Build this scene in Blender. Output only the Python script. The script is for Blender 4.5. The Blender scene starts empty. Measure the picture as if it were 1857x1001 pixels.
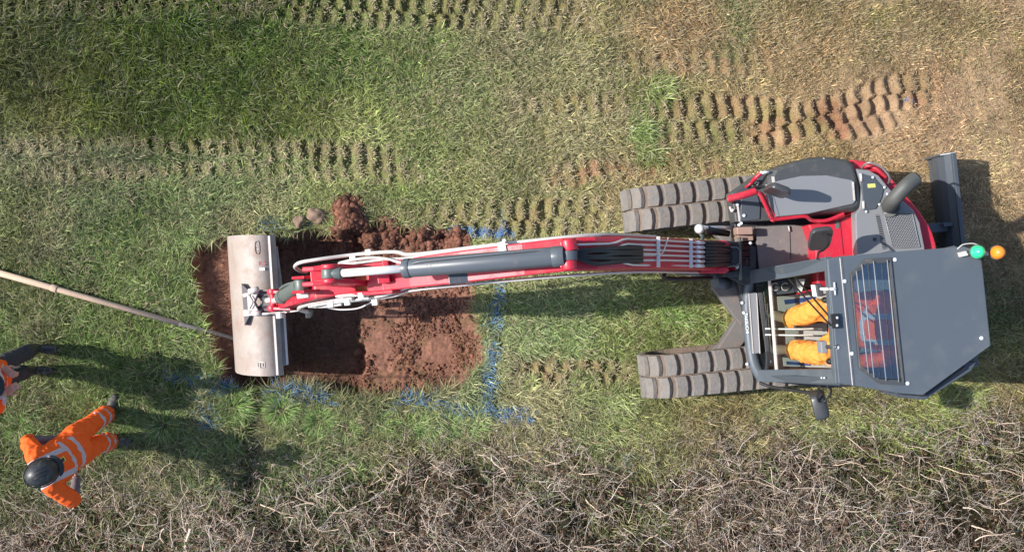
import bpy, bmesh, math, random
import numpy as np
from mathutils import Vector, Matrix, noise as mnoise

random.seed(7); rng = np.random.default_rng(11)
R = math.radians
scene = bpy.context.scene
COL = scene.collection

# ---------------------------------------------------------------- camera, sky, sun
H = 10.5; F = 1732.0                       # camera height above the grass, focal length in photo pixels
cam = bpy.data.cameras.new('camera'); camo = bpy.data.objects.new('camera', cam); COL.objects.link(camo)
camo.location = (0, 0, H); camo.rotation_euler = (0, 0, 0)
cam.sensor_width = 36.0; cam.lens = 36.0*F/1857.0; cam.clip_end = 500
scene.camera = camo
SUN_EL, SUN_SH = 40.0, -4.0                # elevation, direction in which shadows fall (deg from +x)
world = bpy.data.worlds.new('World'); scene.world = world; world.use_nodes = True
wn = world.node_tree
sky = wn.nodes.new('ShaderNodeTexSky'); sky.sky_type = 'NISHITA'; sky.sun_disc = False
sky.sun_elevation = R(SUN_EL)
sx, sy = -math.cos(R(SUN_SH)), -math.sin(R(SUN_SH))      # direction towards the sun in plan
sky.sun_rotation = math.atan2(sx, sy)
wn.links.new(sky.outputs[0], wn.nodes['Background'].inputs[0]); wn.nodes['Background'].inputs[1].default_value = 0.15
sl = bpy.data.lights.new('sun', 'SUN'); sl.energy = 5.0; sl.angle = R(0.6); sl.color = (1.0, 0.955, 0.89)
so = bpy.data.objects.new('sun', sl); COL.objects.link(so)
sd = Vector((sx*math.cos(R(SUN_EL)), sy*math.cos(R(SUN_EL)), math.sin(R(SUN_EL))))
so.rotation_euler = sd.to_track_quat('Z', 'Y').to_euler(); so.location = (-6, 0, 9)
scene.view_settings.view_transform = 'Standard'; scene.view_settings.look = 'None'
scene.view_settings.gamma = 1.0; scene.view_settings.exposure = 0.5

def W(px, py, z=0.0):
    k = (H-z)/F
    return Vector(((px-928.5)*k, (500.5-py)*k, z))

# ---------------------------------------------------------------- materials
def lin(c):
    c = c/255.0
    return c/12.92 if c <= 0.04045 else ((c+0.055)/1.055)**2.4
def srgb(r, g, b): return (lin(r), lin(g), lin(b))

def mat(name, col, rough=0.5, metal=0.0, var=0.12, vscale=6.0, bump=0.0, bscale=60.0, dirt=0.0, dirtcol=(0.16, 0.10, 0.07), spec=0.5, coat=0.0, scratch=0.0):
    m = bpy.data.materials.new(name); m.use_nodes = True; nt = m.node_tree; N = nt.nodes; Lk = nt.links
    b = N['Principled BSDF']; b.inputs['Roughness'].default_value = rough; b.inputs['Metallic'].default_value = metal
    b.inputs['Specular IOR Level'].default_value = spec; b.inputs['Coat Weight'].default_value = coat
    tc = N.new('ShaderNodeTexCoord')
    n1 = N.new('ShaderNodeTexNoise'); n1.inputs['Scale'].default_value = vscale; n1.inputs['Detail'].default_value = 6; n1.inputs['Roughness'].default_value = 0.65
    Lk.new(tc.outputs['Object'], n1.inputs['Vector'])
    mx = N.new('ShaderNodeMix'); mx.data_type = 'RGBA'
    mx.inputs['A'].default_value = (*[c*(1-var) for c in col], 1); mx.inputs['B'].default_value = (*[min(1, c*(1+var)) for c in col], 1)
    Lk.new(n1.outputs[0], mx.inputs['Factor']); out = mx.outputs['Result']
    if dirt > 0:
        n2 = N.new('ShaderNodeTexNoise'); n2.inputs['Scale'].default_value = vscale*1.7; n2.inputs['Detail'].default_value = 9; n2.inputs['Roughness'].default_value = 0.72
        Lk.new(tc.outputs['Object'], n2.inputs['Vector'])
        rp = N.new('ShaderNodeMapRange'); rp.inputs['From Min'].default_value = 0.62-0.25*dirt; rp.inputs['From Max'].default_value = 0.75
        rp.inputs['To Max'].default_value = min(1, 0.45+0.5*dirt)
        Lk.new(n2.outputs[0], rp.inputs['Value'])
        m2 = N.new('ShaderNodeMix'); m2.data_type = 'RGBA'; m2.inputs['B'].default_value = (*dirtcol, 1)
        Lk.new(rp.outputs[0], m2.inputs['Factor']); Lk.new(out, m2.inputs['A']); out = m2.outputs['Result']
        r2 = N.new('ShaderNodeMapRange'); r2.inputs['To Min'].default_value = rough; r2.inputs['To Max'].default_value = 0.9
        Lk.new(rp.outputs[0], r2.inputs['Value']); Lk.new(r2.outputs[0], b.inputs['Roughness'])
    if scratch > 0:
        mp = N.new('ShaderNodeMapping'); mp.inputs['Scale'].default_value = (60, 5, 8); mp.inputs['Rotation'].default_value = (0, 0, 0.7)
        n4 = N.new('ShaderNodeTexNoise'); n4.inputs['Scale'].default_value = 3.0; n4.inputs['Detail'].default_value = 4
        Lk.new(tc.outputs['Object'], mp.inputs['Vector']); Lk.new(mp.outputs[0], n4.inputs['Vector'])
        r4 = N.new('ShaderNodeMapRange'); r4.inputs['From Min'].default_value = 0.66; r4.inputs['From Max'].default_value = 0.72; r4.inputs['To Max'].default_value = scratch
        m4 = N.new('ShaderNodeMix'); m4.data_type = 'RGBA'; m4.inputs['B'].default_value = (0.5, 0.48, 0.45, 1)
        Lk.new(n4.outputs[0], r4.inputs['Value']); Lk.new(r4.outputs[0], m4.inputs['Factor']); Lk.new(out, m4.inputs['A']); out = m4.outputs['Result']
    Lk.new(out, b.inputs['Base Color'])
    if bump > 0:
        n3 = N.new('ShaderNodeTexNoise'); n3.inputs['Scale'].default_value = bscale; n3.inputs['Detail'].default_value = 5
        Lk.new(tc.outputs['Object'], n3.inputs['Vector'])
        bp = N.new('ShaderNodeBump'); bp.inputs['Strength'].default_value = bump; bp.inputs['Distance'].default_value = 0.01
        Lk.new(n3.outputs[0], bp.inputs['Height']); Lk.new(bp.outputs[0], b.inputs['Normal'])
    return m

def mat_attr(name, attr='col', rough=0.85, trans=0.0, nscale=90.0, nvar=0.35, bump=0.0, bscale=40.0, bdist=0.02, spec=0.2):
    """colour from a per-vertex pigment attribute times a fine procedural variation"""
    m = bpy.data.materials.new(name); m.use_nodes = True; nt = m.node_tree; N = nt.nodes; Lk = nt.links
    b = N['Principled BSDF']; b.inputs['Roughness'].default_value = rough; b.inputs['Specular IOR Level'].default_value = spec
    at = N.new('ShaderNodeAttribute'); at.attribute_name = attr
    out = at.outputs['Color']
    if name == 'turf_soil':
        tc0 = N.new('ShaderNodeTexCoord'); n0 = N.new('ShaderNodeTexNoise'); n0.inputs['Scale'].default_value = 0.8; n0.inputs['Detail'].default_value = 10; n0.inputs['Roughness'].default_value = 0.75
        Lk.new(tc0.outputs['Object'], n0.inputs['Vector']); r0 = N.new('ShaderNodeMapRange'); r0.inputs['From Min'].default_value = 0.35; r0.inputs['From Max'].default_value = 0.65; r0.inputs['To Min'].default_value = 0.78; r0.inputs['To Max'].default_value = 1.22
        Lk.new(n0.outputs[0], r0.inputs['Value']); v0 = N.new('ShaderNodeVectorMath'); v0.operation = 'SCALE'; Lk.new(out, v0.inputs[0]); Lk.new(r0.outputs[0], v0.inputs['Scale']); out = v0.outputs[0]
    if nvar > 0:
        tc = N.new('ShaderNodeTexCoord')
        n1 = N.new('ShaderNodeTexNoise'); n1.inputs['Scale'].default_value = nscale; n1.inputs['Detail'].default_value = 5; n1.inputs['Roughness'].default_value = 0.7
        Lk.new(tc.outputs['Object'], n1.inputs['Vector'])
        mr = N.new('ShaderNodeMapRange'); mr.inputs['From Min'].default_value = 0.3; mr.inputs['From Max'].default_value = 0.7
        mr.inputs['To Min'].default_value = 1-nvar; mr.inputs['To Max'].default_value = 1+nvar
        Lk.new(n1.outputs[0], mr.inputs['Value'])
        vm = N.new('ShaderNodeVectorMath'); vm.operation = 'SCALE'
        Lk.new(out, vm.inputs[0]); Lk.new(mr.outputs[0], vm.inputs['Scale']); out = vm.outputs[0]
        if bump > 0:
            n3 = N.new('ShaderNodeTexNoise'); n3.inputs['Scale'].default_value = bscale; n3.inputs['Detail'].default_value = 8; n3.inputs['Roughness'].default_value = 0.7
            Lk.new(tc.outputs['Object'], n3.inputs['Vector'])
            bp = N.new('ShaderNodeBump'); bp.inputs['Strength'].default_value = bump; bp.inputs['Distance'].default_value = bdist
            Lk.new(n3.outputs[0], bp.inputs['Height']); Lk.new(bp.outputs[0], b.inputs['Normal'])
    Lk.new(out, b.inputs['Base Color'])
    if trans > 0:
        t = N.new('ShaderNodeBsdfTranslucent'); ms = N.new('ShaderNodeMixShader'); ms.inputs[0].default_value = trans
        Lk.new(out, t.inputs['Color']); Lk.new(b.outputs[0], ms.inputs[1]); Lk.new(t.outputs[0], ms.inputs[2])
        Lk.new(ms.outputs[0], N['Material Output'].inputs['Surface'])
    return m

def glass(name, tint, alpha_gloss=0.12, rough=0.02):
    """thin tinted pane: mostly clear, with a glossy skin"""
    m = bpy.data.materials.new(name); m.use_nodes = True; nt = m.node_tree; N = nt.nodes; Lk = nt.links
    N.remove(N['Principled BSDF'])
    tr = N.new('ShaderNodeBsdfTransparent'); tr.inputs[0].default_value = (*tint, 1)
    gl = N.new('ShaderNodeBsdfGlossy'); gl.inputs['Roughness'].default_value = rough; gl.inputs['Color'].default_value = (0.9, 0.95, 1, 1)
    lw = N.new('ShaderNodeLayerWeight'); lw.inputs['Blend'].default_value = 0.5
    fr = N.new('ShaderNodeMath'); fr.operation = 'POWER'; fr.inputs[1].default_value = 5.0; Lk.new(lw.outputs['Facing'], fr.inputs[0])
    ad = N.new('ShaderNodeMath'); ad.operation = 'ADD'; ad.inputs[1].default_value = alpha_gloss; ad.use_clamp = True
    Lk.new(fr.outputs[0], ad.inputs[0])
    ms = N.new('ShaderNodeMixShader'); Lk.new(ad.outputs[0], ms.inputs[0]); Lk.new(tr.outputs[0], ms.inputs[1]); Lk.new(gl.outputs[0], ms.inputs[2])
    Lk.new(ms.outputs[0], N['Material Output'].inputs['Surface'])
    return m

M = {}
M['red'] = mat('red_paint', (0.50, 0.018, 0.040), 0.42, var=0.16, vscale=3, dirt=0.42, dirtcol=(0.27, 0.10, 0.09), coat=0.1, scratch=0.35)
M['grey'] = mat('dark_grey_paint', (0.062, 0.074, 0.090), 0.40, var=0.08, vscale=2, dirt=0.10, dirtcol=(0.16, 0.15, 0.14), bump=0.05, bscale=300)
M['roofgrey'] = mat('roof_grey_paint', (0.078, 0.094, 0.112), 0.45, var=0.10, vscale=1.2, dirt=0.45, dirtcol=(0.12, 0.125, 0.13), bump=0.04, bscale=250)
M['hood'] = mat('hood_grey_paint', (0.20, 0.205, 0.215), 0.38, var=0.06, vscale=2, dirt=0.12, dirtcol=(0.2, 0.17, 0.14))
M['hoodrim'] = mat('hood_rim_plastic', (0.060, 0.063, 0.066), 0.42, var=0.12, vscale=4, dirt=0.40, dirtcol=(0.17, 0.15, 0.12))
M['black'] = mat('black_rubber', (0.016, 0.016, 0.017), 0.5, var=0.3, vscale=9, dirt=0.15, dirtcol=(0.08, 0.07, 0.06))
M['blackmetal'] = mat('black_metal', (0.028, 0.031, 0.034), 0.45, var=0.25, vscale=7, dirt=0.25, dirtcol=(0.14, 0.11, 0.09))
M['track'] = mat('track_rubber', (0.150, 0.142, 0.134), 0.75, var=0.45, vscale=13, bump=0.6, bscale=40, dirt=0.85, dirtcol=(0.215, 0.165, 0.125))
M['belt'] = mat('caked_mud_belt', (0.17, 0.125, 0.095), 0.95, var=0.45, vscale=11, bump=0.8, bscale=45, dirt=0.4, dirtcol=(0.05, 0.045, 0.04))
M['muddy'] = mat('muddy_steel', (0.13, 0.12, 0.115), 0.8, var=0.25, vscale=7, bump=0.2, bscale=40, dirt=0.5, dirtcol=(0.24, 0.15, 0.11))
M['plate'] = mat('worn_step_plate', (0.165, 0.145, 0.140), 0.6, var=0.15, vscale=4, dirt=0.35, dirtcol=(0.27, 0.24, 0.20), bump=0.15, bscale=80, scratch=0.5)
M['chrome'] = mat('chromed_rod', (0.74, 0.72, 0.71), 0.3, metal=0.25, var=0.03)
M['pipe'] = mat('pale_zinc_pipe', (0.62, 0.58, 0.55), 0.42, metal=0.35, var=0.1, vscale=8, dirt=0.15, dirtcol=(0.4, 0.3, 0.26))
M['bucket'] = mat('worn_bucket_steel', (0.325, 0.278, 0.245), 0.58, metal=0.05, var=0.28, vscale=3, dirt=0.70, dirtcol=(0.27, 0.165, 0.12), bump=0.12, bscale=35, scratch=0.35)
M['bucket_dark'] = mat('hitch_steel', (0.16, 0.14, 0.14), 0.5, metal=0.2, var=0.2, vscale=10, dirt=0.3, dirtcol=(0.28, 0.2, 0.16))
M['pale'] = mat('pale_worn_steel', (0.62, 0.56, 0.52), 0.5, metal=0.2, var=0.15, vscale=18, dirt=0.3, dirtcol=(0.3, 0.2, 0.16))
M['olive'] = mat('grey_green_paint', (0.105, 0.125, 0.115), 0.42, var=0.12, vscale=8, dirt=0.25, dirtcol=(0.2, 0.16, 0.13), scratch=0.3)
M['cyl'] = mat('cylinder_grey_paint', (0.088, 0.100, 0.115), 0.36, var=0.08, vscale=4, dirt=0.12, dirtcol=(0.16, 0.14, 0.13))
M['bolt'] = mat('bright_bolt', (0.75, 0.77, 0.8), 0.35, metal=0.3, var=0.05)
M['cream'] = mat('cream_panel', (0.55, 0.50, 0.47), 0.6, var=0.1, dirt=0.2, dirtcol=(0.3, 0.24, 0.2))
M['blue'] = mat('blue_mat', (0.03, 0.06, 0.22), 0.6)
M['maroon'] = mat('maroon_floor', (0.07, 0.022, 0.02), 0.7, var=0.3, dirt=0.3)
M['seat'] = mat('seat_fabric', (0.035, 0.035, 0.038), 0.9, bump=0.3, bscale=200)
M['white'] = mat('white_plastic', (0.78, 0.78, 0.76), 0.4, var=0.04)
M['yellow'] = mat('yellow_sticker', (0.62, 0.60, 0.16), 0.5, var=0.05)
M['redlabel'] = mat('red_label', (0.45, 0.10, 0.10), 0.6, var=0.4, vscale=60)
M['rubberpad'] = mat('soft_black_plastic', (0.05, 0.052, 0.056), 0.34, var=0.1, dirt=0.12, dirtcol=(0.15, 0.14, 0.13))
M['exhaust'] = mat('exhaust_steel', (0.085, 0.088, 0.084), 0.6, metal=0.3, var=0.15, vscale=10, dirt=0.3, dirtcol=(0.15, 0.14, 0.12))
M['glass'] = glass('cab_glass', (0.90, 0.94, 0.92), 0.015)
M['lowglass'] = glass('tinted_glass', (0.35, 0.45, 0.40), 0.10)
M['skyglass'] = glass('skylight_glass', (0.62, 0.72, 0.76), 0.27, 0.08)
M['greenlens'] = mat('green_lens', (0.03, 0.62, 0.26), 0.18, var=0.2, vscale=30, coat=0.5)
M['orangelens'] = mat('orange_lens', (0.85, 0.24, 0.02), 0.18, var=0.2, vscale=30, coat=0.5)
M['hivis'] = None
M['darkpipe'] = mat('dull_rail_steel', (0.26, 0.25, 0.24), 0.4, metal=0.4, var=0.1)
M['orange_bright'] = mat('orange_cloth', (0.95, 0.20, 0.012), 0.8, var=0.10, vscale=14, bump=0.5, bscale=28)
M['darkcloth'] = mat('dark_cloth', (0.030, 0.031, 0.036), 0.85, var=0.3, vscale=10, bump=0.5, bscale=30)
M['greycloth'] = mat('grey_cloth', (0.13, 0.11, 0.12), 0.85, var=0.3, vscale=14, bump=0.5, bscale=40)
M['boot'] = mat('muddy_boot', (0.06, 0.058, 0.055), 0.7, var=0.3, vscale=14, bump=0.4, bscale=50, dirt=0.55, dirtcol=(0.26, 0.22, 0.18))
M['skin'] = mat('skin', (0.50, 0.27, 0.19), 0.55, var=0.1, vscale=20)
M['hair'] = mat('brown_hair', (0.075, 0.040, 0.022), 0.7, var=0.4, vscale=60, bump=0.6, bscale=200)
M['helmet'] = mat('black_helmet', (0.022, 0.024, 0.027), 0.42, var=0.15, vscale=20, dirt=0.3, dirtcol=(0.10, 0.10, 0.10), scratch=0.4)
M['band'] = mat('reflective_band', (0.50, 0.46, 0.47), 0.45, var=0.1, vscale=30)
M['wood'] = mat('wooden_pole', (0.50, 0.36, 0.255), 0.75, var=0.22, vscale=7, dirt=0.25, dirtcol=(0.24, 0.16, 0.11), bump=0.3, bscale=60)
M['stone'] = mat('brown_stone', (0.21, 0.14, 0.095), 0.85, var=0.3, vscale=14, bump=0.6, bscale=30)
M['text'] = mat('pale_lettering', (0.66, 0.60, 0.56), 0.6, var=0.1)
M['textdark'] = mat('dark_lettering', (0.10, 0.085, 0.08), 0.6)

# ---------------------------------------------------------------- object helpers
CUR = Matrix.Identity(4)                    # world -> current thing
def tag(o, label=None, cat=None, group=None, kind=None):
    if label: o['label'] = label
    if cat: o['category'] = cat
    if group: o['group'] = group
    if kind: o['kind'] = kind
    return o
def empty(name, loc, rz=0.0):
    o = bpy.data.objects.new(name, None); COL.objects.link(o); o.location = loc; o.rotation_euler = (0, 0, rz)
    o.empty_display_size = 0.2
    return o
def frame(loc, rz=0.0):
    global CUR
    CUR = (Matrix.Translation(loc) @ Matrix.Rotation(rz, 4, 'Z')).inverted()

class MB:
    def __init__(s): s.v = []; s.f = []; s.sm = []
    def add(s, vs, fs, smooth=False):
        n = len(s.v); s.v += [Vector(v) for v in vs]; s.f += [tuple(i+n for i in f) for f in fs]; s.sm += [smooth]*len(fs); return s
    def prism(s, outline, z0, z1, top=None):
        """outline: world xy points (2d/3d), z0 bottom, z1 top (numbers or lists); top may be an inset outline"""
        n = len(outline); t = top or outline
        a = [(p[0], p[1], z0[i] if isinstance(z0, (list, tuple)) else z0) for i, p in enumerate(outline)]
        b = [(p[0], p[1], z1[i] if isinstance(z1, (list, tuple)) else z1) for i, p in enumerate(t)]
        area = sum(a[i][0]*a[(i+1) % n][1]-a[(i+1) % n][0]*a[i][1] for i in range(n))
        if area < 0: a.reverse(); b.reverse()
        fs = [tuple(range(n-1, -1, -1)), tuple(range(n, 2*n))]+[(i, (i+1) % n, n+(i+1) % n, n+i) for i in range(n)]
        return s.add(a+b, fs)
    def pxprism(s, pts, z0, z1, zref=None):
        zr = z1 if zref is None else zref
        return s.prism([W(x, y, zr) for x, y in pts], z0, z1)
    def box(s, c, size, ax=None, ay=None, az=None):
        c = Vector(c); ax = Vector(ax or (1, 0, 0)).normalized()
        az = Vector(az or (0, 0, 1)); ay = Vector(ay).normalized() if ay is not None else az.cross(ax).normalized()
        az = ax.cross(ay).normalized()
        h = [x/2 for x in size]
        vs = [c+ax*(h[0]*i)+ay*(h[1]*j)+az*(h[2]*k) for i, j, k in [(-1, -1, -1), (1, -1, -1), (1, 1, -1), (-1, 1, -1), (-1, -1, 1), (1, -1, 1), (1, 1, 1), (-1, 1, 1)]]
        return s.add(vs, [(0, 3, 2, 1), (4, 5, 6, 7), (0, 1, 5, 4), (1, 2, 6, 5), (2, 3, 7, 6), (3, 0, 4, 7)])
    def cyl(s, p0, p1, r0, r1=None, n=16, caps=True):
        p0 = Vector(p0); p1 = Vector(p1); r1 = r0 if r1 is None else r1
        d = (p1-p0).normalized(); u = d.orthogonal().normalized(); w = d.cross(u)
        vs = [p0+(u*math.cos(t)+w*math.sin(t))*r0 for t in [2*math.pi*i/n for i in range(n)]]+[p1+(u*math.cos(t)+w*math.sin(t))*r1 for t in [2*math.pi*i/n for i in range(n)]]
        s.add(vs, [(i, (i+1) % n, n+(i+1) % n, n+i) for i in range(n)], True)
        if caps:
            s.add(vs[:n], [tuple(range(n-1, -1, -1))]); s.add(vs[n:], [tuple(range(n))])
        return s
    def tube(s, pts, r, n=8, smooth_path=3):
        pts = [Vector(p) for p in pts]
        for _ in range(smooth_path if len(pts) > 2 else 0):       # round the corners (Chaikin)
            q = [pts[0]]
            for a, b in zip(pts[:-1], pts[1:]): q += [a*0.8+b*0.2, a*0.2+b*0.8]
            pts = q+[pts[-1]]
            if len(pts) > 60: break
        rings = []; u = None
        for i, p in enumerate(pts):
            d = (pts[min(i+1, len(pts)-1)]-pts[max(i-1, 0)]).normalized()
            u = (d.orthogonal() if u is None else u-d*u.dot(d)).normalized(); w = d.cross(u)
            rr = r[0]+(r[1]-r[0])*i/(len(pts)-1) if isinstance(r, tuple) else r
            rings.append([p+(u*math.cos(2*math.pi*k/n)+w*math.sin(2*math.pi*k/n))*rr for k in range(n)])
        vs = [v for rg in rings for v in rg]
        fs = [(i*n+k, i*n+(k+1) % n, (i+1)*n+(k+1) % n, (i+1)*n+k) for i in range(len(pts)-1) for k in range(n)]
        s.add(vs, fs, True); s.add(rings[0], [tuple(range(n-1, -1, -1))]); s.add(rings[-1], [tuple(range(n))])
        return s
    def ball(s, c, r, n=14, m=8, axes=None, lo=-1.0):
        """ellipsoid; r number or triple; axes: 3 vectors; lo: cut below this fraction"""
        c = Vector(c); r = (r, r, r) if not isinstance(r, (tuple, list)) else r
        A = axes or (Vector((1, 0, 0)), Vector((0, 1, 0)), Vector((0, 0, 1)))
        t0 = math.asin(max(-1, lo)); vs = []
        for j in range(m+1):
            t = t0+(math.pi/2-t0)*j/m
            for i in range(n):
                a = 2*math.pi*i/n
                vs.append(c+A[0]*(r[0]*math.cos(t)*math.cos(a))+A[1]*(r[1]*math.cos(t)*math.sin(a))+A[2]*(r[2]*math.sin(t)))
        fs = [(j*n+i, j*n+(i+1) % n, (j+1)*n+(i+1) % n, (j+1)*n+i) for j in range(m) for i in range(n)]
        s.add(vs, fs, True); s.add(vs[:n], [tuple(range(n-1, -1, -1))])
        return s
    def rsweep(s, pts, ws, hs, lat=None):
        """rectangular section swept through pts; lateral axis stays level"""
        pts = [Vector(p) for p in pts]; rings = []
        for i, p in enumerate(pts):
            d = (pts[min(i+1, len(pts)-1)]-pts[max(i-1, 0)]).normalized()
            l = Vector(lat).normalized() if lat else Vector((0, 0, 1)).cross(d).normalized()
            u = d.cross(l).normalized()
            w = ws[i]/2 if isinstance(ws, (list, tuple)) else ws/2; h = hs[i]/2 if isinstance(hs, (list, tuple)) else hs/2
            rings.append([p+l*w+u*h, p-l*w+u*h, p-l*w-u*h, p+l*w-u*h])
        vs = [v for r in rings for v in r]
        fs = [(i*4+k, i*4+(k+1) % 4, (i+1)*4+(k+1) % 4, (i+1)*4+k) for i in range(len(pts)-1) for k in range(4)]
        fs += [(3, 2, 1, 0), tuple(len(vs)-4+k for k in range(4))]
        return s.add(vs, fs)
    def build(s, name, material, parent=None, bevel=0.0, seg=2, label=None):
        me = bpy.data.meshes.new(name)
        me.from_pydata([tuple(CUR @ v) for v in s.v], [], s.f)
        me.polygons.foreach_set('use_smooth', s.sm)
        bm = bmesh.new(); bm.from_mesh(me); bmesh.ops.remove_doubles(bm, verts=bm.verts, dist=1e-5)
        bmesh.ops.recalc_face_normals(bm, faces=bm.faces); bm.to_mesh(me); bm.free()
        me.materials.append(material)
        o = bpy.data.objects.new(name, me); COL.objects.link(o)
        if parent: o.parent = parent
        if bevel > 0:
            b = o.modifiers.new('bevel', 'BEVEL'); b.width = bevel; b.segments = seg; b.limit_method = 'ANGLE'; b.angle_limit = R(35); b.harden_normals = False
        if label: o['label'] = label
        return o

def text_obj(name, body, centre, size, ax, ay, material, parent, depth=0.003, az=None):
    cu = bpy.data.curves.new('t', 'FONT'); cu.body = body; cu.size = size; cu.extrude = depth; cu.align_x = 'CENTER'; cu.align_y = 'CENTER'
    tmp = bpy.data.objects.new('t', cu)
    COL.objects.link(tmp)
    dg = bpy.context.evaluated_depsgraph_get(); me = bpy.data.meshes.new_from_object(tmp.evaluated_get(dg)); me.name = name
    bpy.data.objects.remove(tmp); bpy.data.curves.remove(cu)
    ax = Vector(ax).normalized(); ay = Vector(ay).normalized(); az = ax.cross(ay)
    c = Vector(centre)
    for v in me.vertices: v.co = CUR @ (c+ax*v.co.x+ay*v.co.y+az*v.co.z)
    me.materials.clear(); me.materials.append(material)
    o = bpy.data.objects.new(name, me); COL.objects.link(o); o.parent = parent
    return o
# ================================================================ GROUND
def vnoise(x, y, s, seed=0):
    """smooth value noise in 0..1"""
    g = np.random.default_rng(seed).random((256, 256))
    u = x*s+37.3+seed*3.1; v = y*s+91.7+seed*1.7
    i = np.floor(u).astype(int); j = np.floor(v).astype(int); fu = u-i; fv = v-j
    fu = fu*fu*(3-2*fu); fv = fv*fv*(3-2*fv)
    a = g[i & 255, j & 255]; b = g[(i+1) & 255, j & 255]; c = g[i & 255, (j+1) & 255]; d = g[(i+1) & 255, (j+1) & 255]
    return (a*(1-fu)+b*fu)*(1-fv)+(c*(1-fu)+d*fu)*fv
def fbm(x, y, s, oct=4, seed=0, gain=0.5):
    t = 0; a = 1; n = 0
    for k in range(oct): t = t+a*vnoise(x, y, s*2.03**k, seed+k*5); n += a; a *= gain
    return t/n
def sstep(a, b, x):
    t = np.clip((x-a)/(b-a), 0, 1); return t*t*(3-2*t)
def g2(px, py):
    k = H/F; return (px-928.5)*k, (500.5-py)*k
def seg_info(x, y, poly_px):
    """distance to a polyline given in photo pixels at ground level, and arc length / signed side"""
    P = [g2(*p) for p in poly_px]; best = np.full(x.shape, 1e9); arc = np.zeros(x.shape); side = np.zeros(x.shape); s0 = 0
    for (ax, ay), (bx, by) in zip(P[:-1], P[1:]):
        dx, dy = bx-ax, by-ay; L = math.hypot(dx, dy)
        t = np.clip(((x-ax)*dx+(y-ay)*dy)/(L*L), 0, 1)
        qx = x-(ax+t*dx); qy = y-(ay+t*dy); d = np.hypot(qx, qy)
        sg = (dx*qy-dy*qx)/L
        m = d < best; best = np.where(m, d, best); arc = np.where(m, s0+t*L, arc); side = np.where(m, sg, side); s0 += L
    return best, arc, side
def inside(x, y, poly):
    r = np.zeros(x.shape, bool); n = len(poly)
    for i in range(n):
        x1, y1 = poly[i]; x2, y2 = poly[(i+1) % n]
        c = ((y1 > y) != (y2 > y)) & (x < (x2-x1)*(y-y1)/((y2-y1)+1e-12)+x1); r ^= c
    return r
TR = [(343, 436), (380, 429), (410, 430), (490, 424), (560, 420), (602, 420), (640, 415), (700, 400), (735, 412), (765, 428), (800, 420), (835, 416), (850, 432),
      (862, 470), (862, 540), (848, 565), (866, 585), (878, 625), (868, 660), (842, 688), (835, 708), (760, 716), (655, 722), (600, 714), (545, 700), (500, 700), (440, 704), (402, 690),
      (392, 650), (372, 600), (352, 520)]
TRW = [g2(*p) for p in TR]
def trench_sd(x, y):
    x, y = np.asarray(x, float), np.asarray(y, float); cx_, cy_ = g2(610, 560); far = (np.abs(x-cx_) > 2.2) | (np.abs(y-cy_) > 1.7); out = np.full(x.shape, -0.6); i_ = ~far
    if i_.any(): out[i_] = _trench_sd(x[i_], y[i_])
    return out
def _trench_sd(x, y):
    xx = x+(fbm(x, y, 8, 3, 3)-0.5)*0.10; yy = y+(fbm(x, y, 8, 3, 9)-0.5)*0.10
    d, _, _ = seg_info(xx, yy, TR+[TR[0]])
    return np.where(inside(xx, yy, TRW), d, -d)
# bands of track prints: (polyline px, half width m, strength, soil share, lug pitch m)
BANDS = [
    ([(-120, 262), (200, 258), (360, 262), (560, 272), (745, 290)], 0.14, 0.95, 0.12, 0.165),
    ([(0, 318), (330, 308), (560, 310), (800, 318)], 0.13, 0.62, 0.10, 0.165),
    ([(-60, 0), (400, 5), (640, 18), (1100, 30)], 0.21, 0.95, 0.10, 0.165),
    ([(740, 404), (920, 400), (1150, 380)], 0.24, 1.0, 0.22, 0.165),
    ([(960, 326), (1060, 312), (1180, 302), (1330, 298)], 0.15, 0.6, 0.5, 0.165),
    ([(900, 192), (1060, 186), (1180, 192)], 0.14, 0.7, 0.2, 0.165),
    ([(1150, 192), (1290, 196), (1450, 200)], 0.16, 1.0, 0.25, 0.165),
    ([(1150, 238), (1290, 242), (1400, 244)], 0.15, 0.95, 0.20, 0.165),
    ([(1330, 264), (1440, 224), (1560, 182), (1720, 150)], 0.22, 1.15, 0.50, 0.165),
    ([(1460, 246), (1560, 232), (1660, 204)], 0.14, 0.95, 0.90, 0.165),
    ([(895, 678), (1000, 676), (1100, 676), (1180, 680)], 0.19, 1.0, 0.32, 0.165),
    ([(1200, 622), (1350, 602)], 0.20, 0.9, 0.22, 0.165),
    ([(1080, 122), (1440, 108)], 0.18, 0.45, 0.35, 0.165),
]
def bands(x, y):
    if x.size > 5000:      # only work near the bands
        near_ = np.zeros(x.shape, bool)
        for p, hw, *_r in BANDS:
            q = np.array([g2(*a) for a in p]); near_ |= (x > q[:, 0].min()-.4) & (x < q[:, 0].max()+.4) & (y > q[:, 1].min()-.4) & (y < q[:, 1].max()+.4)
        out = [np.zeros(x.shape) for _ in range(4)]; ix = np.nonzero(near_)[0]
        r = _bands(x[ix], y[ix])
        for o_, v_ in zip(out, r): o_[ix] = v_
        return out
    return _bands(x, y)
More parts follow.
